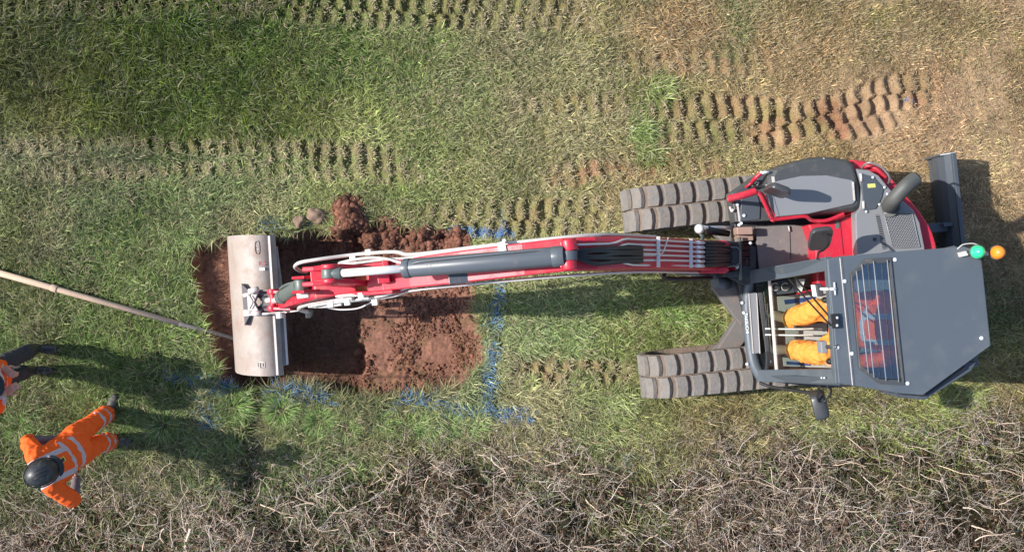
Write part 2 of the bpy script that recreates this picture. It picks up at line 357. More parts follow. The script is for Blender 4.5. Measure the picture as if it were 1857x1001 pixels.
def _bands(x, y):
    hh = np.zeros(x.shape); ms = np.zeros(x.shape); ss = np.zeros(x.shape); lug = np.zeros(x.shape)
    wx = x+(fbm(x, y, 3, 2, 21)-0.5)*0.05; wy = y+(fbm(x, y, 3, 2, 25)-0.5)*0.09
    for i, (p, hw, st, so_, pit) in enumerate(BANDS):
        d, arc, side = seg_info(wx, wy, p)
        ln = sum(math.hypot(g2(*b)[0]-g2(*a)[0], g2(*b)[1]-g2(*a)[1]) for a, b in zip(p[:-1], p[1:]))
        fl_ = 0.55+0.5*(fbm(x, y, 2.5, 2, 49)-0.5); endf = sstep(0.0, fl_, arc)*sstep(0.0, fl_, ln-arc)*0.5+0.5*sstep(0, .2, arc)*sstep(0, .2, ln-arc)*sstep(0.25, 0.5, np.minimum(arc, ln-arc)+fbm(x, y, 4, 2, 50)*.6)
        m = sstep(hw, hw-0.05, d)*(arc > 0)*(arc < ln)*endf
        row = (hw > 0.18)*np.where(side > 0, 0.5, 0.0)
        ph = (arc/pit+row+i*0.37)+0.10*np.sin(side*18)
        ph = ph+0.16*(fbm(x, y, 3.2, 2, 46)-0.5); w = np.sin(ph*2*math.pi)-0.25+0.8*(fbm(x, y, 5, 3, 48)-0.5); w = np.sign(w)*np.abs(w)**0.7
        patch = 0.72+0.40*sstep(0.3, 0.65, fbm(x, y, 1.6, 2, 40+i))
        hh = hh+m*st*patch*(w*0.032-0.012)
        ms = np.maximum(ms, m*st*patch); ss = np.maximum(ss, m*so_*patch); lug = np.where(m > 0.3, w, lug)
    return hh, np.clip(ms, 0, 1.2), ss, lug
HEAPS = [(632, 382, 0.14, 0.10), (640, 410, 0.15, 0.09), (700, 425, 0.16, 0.07), (612, 440, 0.12, 0.12), (770, 440, 0.14, 0.06), (830, 440, 0.12, 0.06), (665, 432, 0.10, 0.10)]
def edge_soil(x, y):
    e = np.zeros(x.shape)
    for px, py, r, hgt in HEAPS:
        cx, cy = g2(px, py); e = np.maximum(e, np.exp(-((x-cx)**2+(y-cy)**2)/(r*r)))
    return e
def height(x, y, sd=None, bh=None):
    fade = sstep(9.5, 7.5, np.abs(x))*sstep(7.0, 5.2, np.abs(y))
    h = (fbm(x, y, 0.7, 3, 1)-0.5)*0.07+(fbm(x, y, 6, 3, 2)-0.5)*0.035
    h = h+(bands(x, y)[0] if bh is None else bh)
    sd = trench_sd(x, y) if sd is None else sd
    px = x*F/H+928.5; py = 500.5-y*F/H
    px = px+(fbm(x, y, 6, 3, 15)-0.5)*np.where((px > 600) & (px < 720), 70, 0)
    dep = 0.17+0.13*sstep(405, 450, px)+0.08*sstep(495, 520, px)*sstep(655, 640, px)
    dep = dep-0.15*sstep(628, 664, px)*(0.75+0.25*sstep(500, 440, py)) - 0.05*sstep(800, 860, px)
    dep = dep-0.10*sstep(682, 690, py)
    dep = dep+(fbm(x, y, 4, 4, 5)-0.5)*0.06+(fbm(x*0.22, y, 34, 2, 8)-0.5)*0.022+(fbm(x, y, 20, 3, 6, 0.6)-0.5)*0.026*(0.4+1.2*sstep(0.4, 0.6, fbm(x, y, 2.5, 2, 17)))+(fbm(x, y, 55, 2, 16)-0.5)*0.012
    ridged = np.abs(fbm(x, y, 11, 3, 77)-0.5)
    dep = dep+0.010*sstep(0.06, 0.0, ridged)*sstep(640, 700, px)
    t = sstep(-0.015, 0.075, sd)
    h = h*(1-t)-dep*t
    for qx, qy, r, hgt in HEAPS:
        cx, cy = g2(qx, qy)
        g = np.exp(-((x-cx)**2+(y-cy)**2)/(r*r)); h = h+hgt*g*(0.5+1.0*fbm(x, y, 9, 4, 13, 0.65))
    # shallow rut running down beside the tufts and the old ditch in front of the brambles
    d, arc, side = seg_info(x, y, [(478, 705), (462, 760), (455, 900), (452, 1010)]); h = h-0.13*np.exp(-(d/0.09)**2)
    return h*fade

# colour control points: photo px, sRGB as grass pigment look
CPT = [(80, 80, 56, 82, 22), (350, 60, 64, 92, 26), (250, 210, 72, 94, 30), (600, 130, 92, 112, 56), (480, 230, 96, 112, 52), (30, 280, 100, 112, 74), (200, 290, 112, 122, 82), (300, 370, 104, 122, 62),
       (600, 300, 142, 146, 94), (900, 120, 122, 126, 76), (750, 90, 104, 120, 66), (900, 300, 124, 128, 76), (1050, 240, 136, 130, 84), (1150, 100, 140, 130, 86), (1160, 180, 96, 124, 66), (1200, 40, 156, 126, 88), (1340, 60, 110, 122, 74),
       (1500, 90, 150, 128, 88), (1750, 50, 132, 116, 84), (1600, 40, 124, 122, 74), (1830, 170, 154, 128, 98), (1600, 250, 168, 142, 104), (1780, 260, 186, 156, 122), (1840, 100, 160, 134, 104), (1700, 180, 180, 150, 116), (1850, 330, 170, 146, 112), (1250, 220, 124, 134, 80), (1330, 150, 150, 134, 92), (1450, 260, 158, 142, 96),
       (1000, 400, 156, 156, 100), (1100, 330, 156, 136, 92), (700, 360, 122, 132, 76), (100, 450, 82, 106, 44), (250, 470, 110, 128, 64), (60, 560, 104, 120, 62), (200, 620, 100, 124, 52), (150, 700, 100, 122, 62), (30, 880, 84, 96, 48),
       (60, 380, 98, 114, 56), (450, 390, 122, 138, 84), (1000, 610, 118, 138, 86), (1200, 600, 126, 142, 82), (980, 700, 142, 138, 96), (1100, 760, 122, 128, 80), (1300, 740, 146, 130, 94), (1480, 740, 132, 138, 86), (1560, 770, 116, 126, 72),
       (1700, 750, 128, 142, 78), (1830, 720, 140, 132, 86), (1800, 560, 84, 100, 52), (600, 770, 102, 122, 66), (820, 760, 116, 130, 82), (350, 820, 92, 112, 60), (250, 880, 110, 112, 72), (1820, 450, 96, 92, 62), (1700, 300, 160, 136, 98)]
CA = np.array(CPT, float); CXY = np.stack(g2(CA[:, 0], CA[:, 1]), 1); CRGB = np.vectorize(lin)(CA[:, 2:5])
def region_col(x, y):
    fx, fy = np.asarray(x), np.asarray(y); x = np.clip(x, -6.4, 6.4); y = np.clip(y, -4, 4)
    x = x+(fbm(x, y, 1.3, 3, 61)-0.5)*1.3; y = y+(fbm(x, y, 1.3, 3, 67)-0.5)*1.1
    num = np.zeros((x.size, 3)); den = np.zeros(x.size)
    for (cx, cy), c in zip(CXY, CRGB):
        w = 1/(((x-cx)**2+(y-cy)**2)**1.5+0.02); num += w[:, None]*c; den += w
    r = num/den[:, None]; far = sstep(6.3, 10, np.maximum(np.abs(fx), np.abs(fy)*1.5))[:, None]
    return r*(1-far)+np.array(srgb(118, 122, 74))*far
# edge of the brambles: photo px -> py
HX = [-400, 0, 200, 330, 450, 520, 600, 800, 1000, 1100, 1200, 1300, 1500, 1600, 1680, 1760, 1857, 2300]
HY = [955, 940, 895, 880, 872, 848, 832, 798, 806, 834, 832, 806, 796, 784, 772, 752, 745, 740]
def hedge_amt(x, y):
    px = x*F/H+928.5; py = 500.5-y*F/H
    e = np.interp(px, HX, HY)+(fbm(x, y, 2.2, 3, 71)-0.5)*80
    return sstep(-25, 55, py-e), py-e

def fast_mesh(name, co, loops, ltot, smooth=False):
    me = bpy.data.meshes.new(name)
    me.vertices.add(len(co)); me.vertices.foreach_set('co', np.ascontiguousarray(co, dtype=np.float32).ravel())
    me.loops.add(len(loops)); me.loops.foreach_set('vertex_index', loops.astype(np.int32))
    me.polygons.add(len(ltot)); st = np.concatenate([[0], np.cumsum(ltot)[:-1]]).astype(np.int32)
    me.polygons.foreach_set('loop_start', st); me.polygons.foreach_set('loop_total', ltot.astype(np.int32))
    if smooth: me.polygons.foreach_set('use_smooth', np.ones(len(ltot), bool))
    me.update(calc_edges=True)
    return me
def _noop(): pass
def add_col(me, col, name='col'):
    a = me.color_attributes.new(name, 'FLOAT_COLOR', 'POINT')
    c = np.ones((len(col), 4), np.float32); c[:, :3] = col; a.data.foreach_set('color', c.ravel())
def link(name, me, material):
    me.materials.append(material); o = bpy.data.objects.new(name, me); COL.objects.link(o); return o

M['ground'] = mat_attr('turf_soil', rough=0.95, nscale=70, nvar=0.45, bump=0.8, bscale=55, bdist=0.02, spec=0.1)
M['soil'] = mat_attr('red_soil', rough=0.92, nscale=30, nvar=0.32, bump=0.55, bscale=52, bdist=0.018, spec=0.12)
M['blade'] = mat_attr('grass_blade', rough=0.55, trans=0.25, nvar=0.0, spec=0.3)
M['twig'] = mat_attr('dry_cane', rough=0.8, nvar=0.0, spec=0.2)

def axis(lo, hi, step, far):
    inner = np.arange(lo, hi+1e-6, step); out = [far]; 
    o = np.array([0.05, 0.12, 0.25, 0.5, 0.9, 1.5, 2.5, 4, 7, 12, 22, 45])
    return np.concatenate([(lo-o)[::-1], inner, hi+o])
gx = axis(-6.15, 6.15, 0.0155, 60); gy = axis(-3.7, 3.6, 0.0155, 60)
X, Y = np.meshgrid(gx, gy); xs, ys = X.ravel(), Y.ravel()
SD = trench_sd(xs, ys)
BH, BM, BS, BL = bands(xs, ys)
Z = height(xs, ys, SD, BH)
rc = region_col(xs, ys)
soilc = np.array(srgb(112, 74, 56)); tan_ = np.array(srgb(160, 122, 96))
nz = fbm(xs, ys, 9, 3, 31)[:, None]
gcol = rc*0.62*(0.75+0.5*nz)+np.array((0.02, 0.012, 0.006))
es = edge_soil(xs, ys); sm = np.clip(BS*1.5*sstep(0.35, 0.65, fbm(xs, ys, 5, 3, 33)), 0, 1)[:, None]
pxg = xs*F/H+928.5
red = (0.55*tan_+0.45*soilc)*(0.8+0.4*nz)
gcol = gcol*(1-sm)+red*sm
dry = (sstep(9, 7, np.maximum(np.abs(xs), np.abs(ys)*1.5))*sstep(1050, 1650, pxg)*sstep(0.42, 0.58, fbm(xs, ys, 1.8, 3, 35)))[:, None]*0.7*(ys > -1.3)[:, None]
gcol = gcol*(1-dry)+(np.array(srgb(158, 134, 106))*(0.75+0.5*nz))*dry
ha, hd = hedge_amt(xs, ys); gcol = gcol*(1-0.9*ha[:, None])+np.array((0.026, 0.020, 0.014))*0.8*ha[:, None]  # dark brown ground, darkened further to paint in the shade of the bramble hollows
dm, _, _ = seg_info(xs, ys, [(85, 748), (90, 754)]); mm = sstep(0.11, 0.06, dm+(nz[:, 0]-.5)*.05)[:, None]
gcol = gcol*(1-mm)+np.array(srgb(140, 96, 74))*mm
MARKS = [  # polyline px, width m, colour, density, label
    ([(295, 676), (335, 684), (372, 692)], 0.11, 0, 'blue sprayed line on shaded grass left of the trench corner'),
    ([(382, 778), (381, 735), (398, 706), (432, 704)], 0.12, 0, 'blue sprayed bend around the round grass tuft below the bucket'),
    ([(505, 708), (550, 718), (600, 728)], 0.10, 0, 'blue sprayed dash at the bottom edge of the trench, right of the bucket'),
    ([(722, 722), (785, 732)], 0.08, 0, 'short blue sprayed dash below the middle of the trench'),
    ([(805, 738), (880, 738), (905, 742), (958, 752)], 0.13, 0, 'blue sprayed line running past the lower right trench corner'),
    ([(885, 735), (884, 690), (893, 640), (900, 570), (906, 520)], 0.13, 0, 'long blue sprayed line on grass along the right end of the trench'),
    ([(822, 418), (870, 424), (925, 424)], 0.09, 0, 'blue sprayed line above the boom by the upper right trench corner'),
    ([(905, 380), (911, 412), (908, 440)], 0.10, 0, 'faint blue sprayed cross stroke above the boom'),
    ([(474, 404), (510, 404)], 0.08, 0, 'faint blue sprayed dash above the bucket'),
    ([(538, 407), (565, 408)], 0.08, 0, 'faint blue sprayed dash between the two stones'),
    ([(1652, 182), (1670, 186)], 0.05, 0, 'small blue paint spot on the red track ruts at the top right'),
    ([(925, 740), (908, 758), (900, 772)], 0.07, 1, 'white sprayed patch on grass beside the blue line'),
    ([(965, 784), (975, 788)], 0.05, 1, 'small white paint spot right of the white patch'),
    ([(1012, 796), (1018, 800)], 0.045, 1, 'smallest white paint spot, farthest right on the grass'),
    ([(1135, 820), (1142, 856)], 0.11, 2, 'thin whitish web of torn plastic on the bramble edge'),
]
for i_, (poly_, w_, kind_, lab_) in enumerate(MARKS):
    if kind_ == 2: continue
    d_, _, _ = seg_info(xs, ys, poly_); d_ = d_+(fbm(xs, ys, 14, 2, 120+i_)-0.5)*0.09
    k_ = (sstep(w_*0.62, w_*0.15, d_)*(0.35 if 'faint' in lab_ else 0.75)*sstep(0.15, 0.5, fbm(xs, ys, 10, 2, 140+i_)))[:, None]
    gcol = gcol*(1-k_)+np.array(srgb(64, 116, 172) if kind_ == 0 else srgb(190, 192, 188))*k_
# soil colour: bucket's shade painted darker in the scraped strip, paler lit soil either side
px_, py_ = pxg, 500.5-ys*F/H
lit_soil = np.maximum(sstep(640, 655, px_), 0.55*sstep(430, 400, px_))[:, None]
n2 = fbm(xs, ys, 3.0, 4, 51)[:, None]; n3 = fbm(xs, ys, 18, 3, 53)[:, None]
sc = np.array(srgb(112, 80, 66))*(1-lit_soil)+np.array(srgb(127, 91, 75))*lit_soil
sc = sc*(0.7+0.6*n2)*(0.8+0.4*n3)
turfmat = (sstep(0.6, 0.72, fbm(xs, ys, 5, 3, 57))*0.5)[:, None]
sc = sc*(1-turfmat)+np.array(srgb(100, 80, 56))*turfmat
isoil = (SD > -0.01) | (es > 0.34)
gcol = np.where(isoil[:, None], sc, gcol)
nx_, ny_ = len(gx), len(gy)
ii = (np.arange(ny_-1)[:, None]*nx_+np.arange(nx_-1)[None, :]).ravel()
Q = np.stack([ii, ii+1, ii+nx_+1, ii+nx_], 1)
qs = isoil[Q].sum(1) >= 2
def submesh(name, mask, material):
    q = Q[mask]; u, inv = np.unique(q, return_inverse=True)
    co = np.stack([xs[u], ys[u], Z[u]], 1)
    me = fast_mesh(name, co, inv.reshape(-1), np.full(len(q), 4), True); add_col(me, gcol[u])
    return link(name, me, material)
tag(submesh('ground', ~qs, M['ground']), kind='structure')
tag(submesh('trench', qs, M['soil']), kind='structure')
def hgt(x, y): return height(np.array([x], float), np.array([y], float))[0]

# ---------------------------------------------------------------- grass
def make_blades(name, x, y, z, ang, L, wid, e1, e2, col, material=None):
    n = len(x)
    dx, dy = np.cos(ang), np.sin(ang); sxp, syp = -dy, dx
    l1, l2 = L*0.5, L*0.5
    mx_, my_, mz_ = x+dx*np.cos(e1)*l1, y+dy*np.cos(e1)*l1, z+np.sin(e1)*l1
    tx, ty, tz = mx_+dx*np.cos(e2)*l2, my_+dy*np.cos(e2)*l2, mz_+np.sin(e2)*l2
    w = wid/2
    co = np.empty((n, 5, 3), np.float32)
    co[:, 0] = np.stack([x-sxp*w*.8, y-syp*w*.8, z-0.01], 1); co[:, 1] = np.stack([x+sxp*w*.8, y+syp*w*.8, z-0.01], 1)
    co[:, 2] = np.stack([mx_+sxp*w, my_+syp*w, mz_], 1); co[:, 3] = np.stack([mx_-sxp*w, my_-syp*w, mz_], 1)
    co[:, 4] = np.stack([tx, ty, tz], 1)
    base = (np.arange(n)*5)[:, None]
    loops = (base+np.array([0, 1, 2, 3, 3, 2, 4])[None, :]).ravel()
    lt = np.tile([4, 3], n)
    me = fast_mesh(name, co.reshape(-1, 3), loops, lt, True)
    add_col(me, np.repeat(col, 5, axis=0)); return link(name, me, material or M['blade'])

# tufts: photo px of the base, radius m, blades
TUFTS = [(425, 738, .25, 900, 0), (515, 742, .24, 800, 0), (585, 762, .23, 760, 0), (630, 775, .22, 640, 0), (700, 770, .2, 500, 0), (760, 770, .2, 500, 0), (815, 765, .22, 560, 0), (860, 775, .2, 420, 0),
         (560, 745, .16, 400, 0), (960, 700, .16, 300, 1), (1060, 690, .16, 300, 1), (1120, 730, .24, 500, 1), (1000, 760, .16, 300, 1), (1190, 770, .2, 360, 1), (1385, 752, .2, 420, 1), (1470, 775, .17, 340, 1), (1540, 760, .18, 300, 1),
         (1600, 765, .18, 300, 1), (1700, 740, .22, 420, 1), (1760, 725, .22, 420, 1), (1290, 600, .26, 520, 1), (1240, 575, .22, 420, 0), (1210, 620, .18, 300, 1), (1040, 600, .2, 380, 1), (960, 620, .2, 380, 1), (300, 770, .26, 600, 0), (240, 770, .2, 400, 0),
         (170, 720, .2, 300, 0), (240, 700, .2, 320, 0), (340, 740, .2, 360, 0), (370, 800, .24, 500, 0), (430, 800, .18, 300, 0), (40, 770, .22, 300, 0), (120, 690, .2, 300, 1), (310, 560, .2, 300, 1), (250, 520, .2, 300, 1), (310, 460, .2, 300, 1),
         (90, 505, .2, 260, 0), (1160, 240, .24, 420, 0), (1195, 165, .22, 360, 0), (1175, 280, .2, 300, 0), (1010, 545, .2, 300, 0), (1110, 560, .22, 320, 0), (1200, 560, .22, 300, 0), (940, 560, .2, 280, 0)]
TXY = np.array([g2(t[0], t[1]) for t in TUFTS])

def mk_grass():
    # clumps of blades
    def scatter(n, x0, x1, y0, y1): return rng.uniform(x0, x1, n), rng.uniform(y0, y1, n)
    cxs, cys = scatter(62000, -6.1, 6.1, -3.6, 3.55)
    cx2, cy2 = scatter(26000, -9.0, 9.0, -5.5, 6.0)
    k = (np.abs(cx2) > 6.05) | (cy2 > 3.5) | (cy2 < -3.55); cxs = np.concatenate([cxs, cx2[k]]); cys = np.concatenate([cys, cy2[k]])
    nb = 10
    sprd = 0.028
    ca = fbm(cxs, cys, 1.2, 3, 81)*4*math.pi
    x = np.repeat(cxs, nb)+rng.normal(0, sprd, len(cxs)*nb); y = np.repeat(cys, nb)+rng.normal(0, sprd, len(cxs)*nb)
    tone = np.repeat(rng.normal(0, 1, len(cxs)), nb); cl = np.repeat(ca, nb)
    sd = trench_sd(x, y); es = edge_soil(x, y); bh_, bm, bs, lug = bands(x, y); hm, hd = hedge_amt(x, y)
    px = x*F/H+928.5; py = 500.5-y*F/H
    soilp = np.clip(bs*1.5*sstep(0.35, 0.65, fbm(x, y, 5, 3, 33)), 0, 1)
    dryp = sstep(1050, 1650, px)*sstep(0.42, 0.58, fbm(x, y, 1.8, 3, 35))*0.75*(y > -1.3)
    keep = (sd < -0.005) & (es < 0.34) & (rng.random(x.size) > soilp*0.93) & (rng.random(x.size) > dryp*0.8) & (hd < 150)
    keep &= rng.random(x.size) > 0.985*sstep(-25, 35, hd)*(0.86+0.14*sstep(0.5, 0.35, fbm(x, y, 1.6, 3, 207)))
    keep &= ~((bm > 0.35) & (lug < -0.2) & (rng.random(x.size) < 0.35))       # pressed-in lug marks are thin on grass
    dm, _, _ = seg_info(x, y, [(85, 748), (90, 754)]); keep &= (dm > 0.085)
    for bp in ([(56, 632), (104, 634)], [(50, 672), (94, 671)], [(194, 750), (210, 722)], [(196, 800), (230, 799)]):
        db_, _, _ = seg_info(x, y, bp); keep &= (db_ > 0.055)
    rut, _, _ = seg_info(x, y, [(478, 705), (462, 760), (455, 900)]); keep &= ~((rut < 0.07) & (rng.random(x.size) < 0.8))
    x, y, tone, cl, sd, bm, px, py, lug, hd, dryp, bh_ = [a[keep] for a in (x, y, tone, cl, sd, bm, px, py, lug, hd, dryp, bh_)]
    n = len(x); z = height(x, y, sd, bh_)
    lush = sstep(900, 150, px)*sstep(290, 200, py)
    lowL = sstep(560, 700, py)
    L = 0.062+0.035*lush+0.035*lowL+0.02*sstep(700, 300, px)
    L = L*(1-0.58*np.clip(bm, 0, 1))*(1-0.35*sstep(1100, 1500, px)*sstep(420, 300, py))*rng.uniform(0.55, 1.6, n)*1.28
    near = sstep(-0.12, -0.02, sd); L = L*(1+0.3*near)*(1+0.25*(fbm(x, y, 2.2, 3, 93) > 0.56))
    ang = cl+rng.normal(0, 1.15, n)+rng.integers(0, 2, n)*math.pi*(rng.random(n) < 0.3)
    e1 = np.clip(rng.normal(0.75, 0.3, n), 0.12, 1.4)*(1-0.35*np.clip(bm, 0, 1)); e2 = np.clip(e1-rng.uniform(0.3, 1.0, n), -0.5, 1.2)
    wid = rng.uniform(0.0034, 0.0078, n)*(1+0.2*lush)
    c = region_col(x, y)
    v = np.exp(rng.normal(0, 0.40, n)+tone*0.20+(fbm(x, y, 3.5, 3, 91)-0.5)*0.7)
    c = c*v[:, None]*1.22
    # straw blades
    straw = rng.random(n) < (0.35*(bm > 0.3)*(lug > 0.1)+0.08+0.22*sstep(400, 1500, px)*sstep(500, 300, py)+0.12*(fbm(x, y, 4, 2, 95) > 0.6)+0.30*bm)*(1-0.7*lush)
    c[straw] = np.array(srgb(192, 174, 136))*rng.uniform(0.55, 1.15, straw.sum())[:, None]
    pt = fbm(x, y, 0.9, 4, 97); pt2 = fbm(x, y, 2.6, 3, 98)
    ol = (sstep(0.48, 0.62, pt)*0.55+sstep(0.52, 0.66, pt2)*0.35)[:, None]*(1-0.5*lush)[:, None]
    c = np.where(straw[:, None], c, c*(1-ol)+(c.sum(1)[:, None]*np.array((0.43, 0.39, 0.18)))*ol*1.05)
    c = np.where(straw[:, None], c, c*(1+(np.array((0.25, 0.10, -0.35)))[None, :]*lush[:, None]))
    c = c*(1+np.array((0.0, -0.10, -0.13))[None, :]*(sstep(1000, 1500, px)*(y > -1.6))[:, None])
    gmean = c.mean(1)[:, None]; c = gmean+(c-gmean)*(0.92+0.06*lush)[:, None]
    pale = (~straw) & (rng.random(n) < 0.13)
    c[pale] = c[pale]*0.5+np.array(srgb(176, 184, 146))*0.5
    fresh = fbm(x, y, 1.1, 3, 99) > 0.62
    c[fresh & ~straw] *= np.array((0.97, 1.0, 0.88))
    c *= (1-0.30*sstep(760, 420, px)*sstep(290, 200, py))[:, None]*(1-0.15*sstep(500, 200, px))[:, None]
    # sprayed blades drop out of the turf and belong to the marks
    taken = np.zeros(n, bool)
    for i, (poly, w, kind, lab) in enumerate(MARKS):
        d, _, _ = seg_info(x, y, poly); d = d+(fbm(x, y, 14, 2, 120+i)-0.5)*0.09
        faint = 0.50 if 'faint' in lab or kind == 2 else 0.78
        s = (~taken) & (d < w*0.36) & (rng.random(n) < faint*sstep(-0.1, 0.30, fbm(x, y, 10, 2, 140+i)))
        if kind == 2: s &= rng.random(n) < 0.5
        taken |= s; m = s.sum()
        cc = [np.array(srgb(80, 142, 200)), np.array(srgb(228, 230, 226)), np.array(srgb(150, 158, 162))][kind]
        cc = cc*rng.uniform(0.45, 1.25, m)[:, None]; cc = cc*0.68+c[s]*0.32
        o = make_blades('plastic_scrap' if kind == 2 else 'paint_mark', x[s], y[s], z[s]+0.006+(0.10 if kind == 2 else 0), ang[s], L[s]*0.80, wid[s]*1.25, e1[s], e2[s], cc)
        tag(o, lab, 'plastic' if kind == 2 else 'paint mark', None if kind == 2 else 'sprayed setting-out marks on the grass')
    k = ~taken
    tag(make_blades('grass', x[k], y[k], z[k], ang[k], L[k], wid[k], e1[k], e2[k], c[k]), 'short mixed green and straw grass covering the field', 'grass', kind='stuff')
    # coarse tufts
    X_, Y_, A_, L_, W_, E1, E2, C_ = [[] for _ in range(8)]
    for (tpx, tpy, r, nbl, dryk), (tx, ty) in zip(TUFTS, TXY):
        nbl = int(nbl*(1.5 if tpy > 725 else 0.9)); 
        a = rng.uniform(0, 2*math.pi, nbl); b0 = rng.uniform(0, 6.28); big = r > .215 and dryk == 0 and tpy > 730; a = a if big else np.where(rng.random(nbl) < .6, b0+rng.normal(0, .9, nbl), a); q = np.sqrt(rng.random(nbl))*r*(0.38 if big else 0.7)
        aq = rng.uniform(0, 6.28, nbl) if not big else a; X_.append(tx+np.cos(aq)*q*1.15); Y_.append(ty+np.sin(aq)*q*0.9); A_.append(a+rng.normal(0, 0.35, nbl)); L_.append(rng.uniform(0.45, 1.15, nbl)*r*(0.85))
        W_.append(rng.uniform(0.004, 0.0085, nbl)); e = 1.25-q/(r*(0.38 if big else 0.7))*0.7+rng.normal(0, .15, nbl); E1.append(e); E2.append(e-rng.uniform(0.5, 1.1, nbl))
        rcx = region_col(np.array([tx]), np.array([ty]))[0]
        base = rcx*0.5+np.array(srgb(96, 128, 62) if not dryk else srgb(132, 146, 88))*0.5
        cc = base[None, :]*np.exp(rng.normal(0, 0.36, nbl))[:, None]*(1.55 if tpy > 690 else 1.2)
        st = rng.random(nbl) < (0.14 if not dryk else 0.24); cc[st] = np.array(srgb(200, 200, 156))*rng.uniform(0.6, 1.1, st.sum())[:, None]
        C_.append(cc)
    X_, Y_, A_, L_, W_, E1, E2 = [np.concatenate(a) for a in (X_, Y_, A_, L_, W_, E1, E2)]; C_ = np.concatenate(C_)
    sd = trench_sd(X_, Y_); kk = (sd < 0.0); taken = np.zeros(len(X_), bool)
    for i, (poly, w, kind, lab) in enumerate(MARKS[:6]):
        d, _, _ = seg_info(X_+np.cos(A_)*L_*.5, Y_+np.sin(A_)*L_*.5, poly); s = kk & (d < w*0.5) & (rng.random(len(X_)) < 0.35); C_[s] = C_[s]*0.4+0.6*np.array(srgb(70, 120, 176))*rng.uniform(0.5, 1.2, s.sum())[:, None]; L_[s] *= 0.6
    Zt = height(X_, Y_, sd)
    tag(make_blades('tussock_grass', X_[kk], Y_[kk], Zt[kk], A_[kk], L_[kk], W_[kk], E1[kk], E2[kk], C_[kk]), 'taller grass growing in rounded tussocks along the trench and brambles', 'tussock grass', kind='stuff')
mk_grass()

# ---------------------------------------------------------------- brambles
def twigs(n, K, x, y, z, ang, el, step, r0, r1, wob, droop, col):
    """n wandering three-sided canes of K nodes"""
    P = np.empty((n, K, 3)); P[:, 0] = np.stack([x, y, z], 1); a = ang.copy(); e = el.copy()
    for k in range(1, K):
        P[:, k] = P[:, k-1]+np.stack([np.cos(e)*np.cos(a), np.cos(e)*np.sin(a), np.sin(e)], 1)*step[:, None]
        a = a+rng.normal(0, wob, n); e = e-droop+rng.normal(0, wob*0.6, n)
    T = np.gradient(P, axis=1); T /= np.linalg.norm(T, axis=2, keepdims=True)+1e-9
    up = np.array([0.13, 0.21, 0.97]); U = np.cross(T, up); U /= np.linalg.norm(U, axis=2, keepdims=True)+1e-9; V = np.cross(T, U)
    rad = (r0[:, None]+(r1-r0)[:, None]*np.linspace(0, 1, K)[None, :])[:, :, None]
    co = np.empty((n, K, 3, 3))
    for j in range(3):
        t = 2*math.pi*j/3+math.pi/2; co[:, :, j] = P+(U*math.cos(t)+V*math.sin(t))*rad
    base = (np.arange(n)*K*3)[:, None, None, None]; kk = (np.arange(K-1)*3)[None, :, None, None]
    j = np.arange(3); q = np.stack([j, (j+1) % 3, (j+1) % 3+3, j+3], 1)[None, None]
    loops = (base+kk+q).reshape(-1)
    cc = np.repeat(col, K*3, axis=0)
    return co.reshape(-1, 3), loops, cc, P
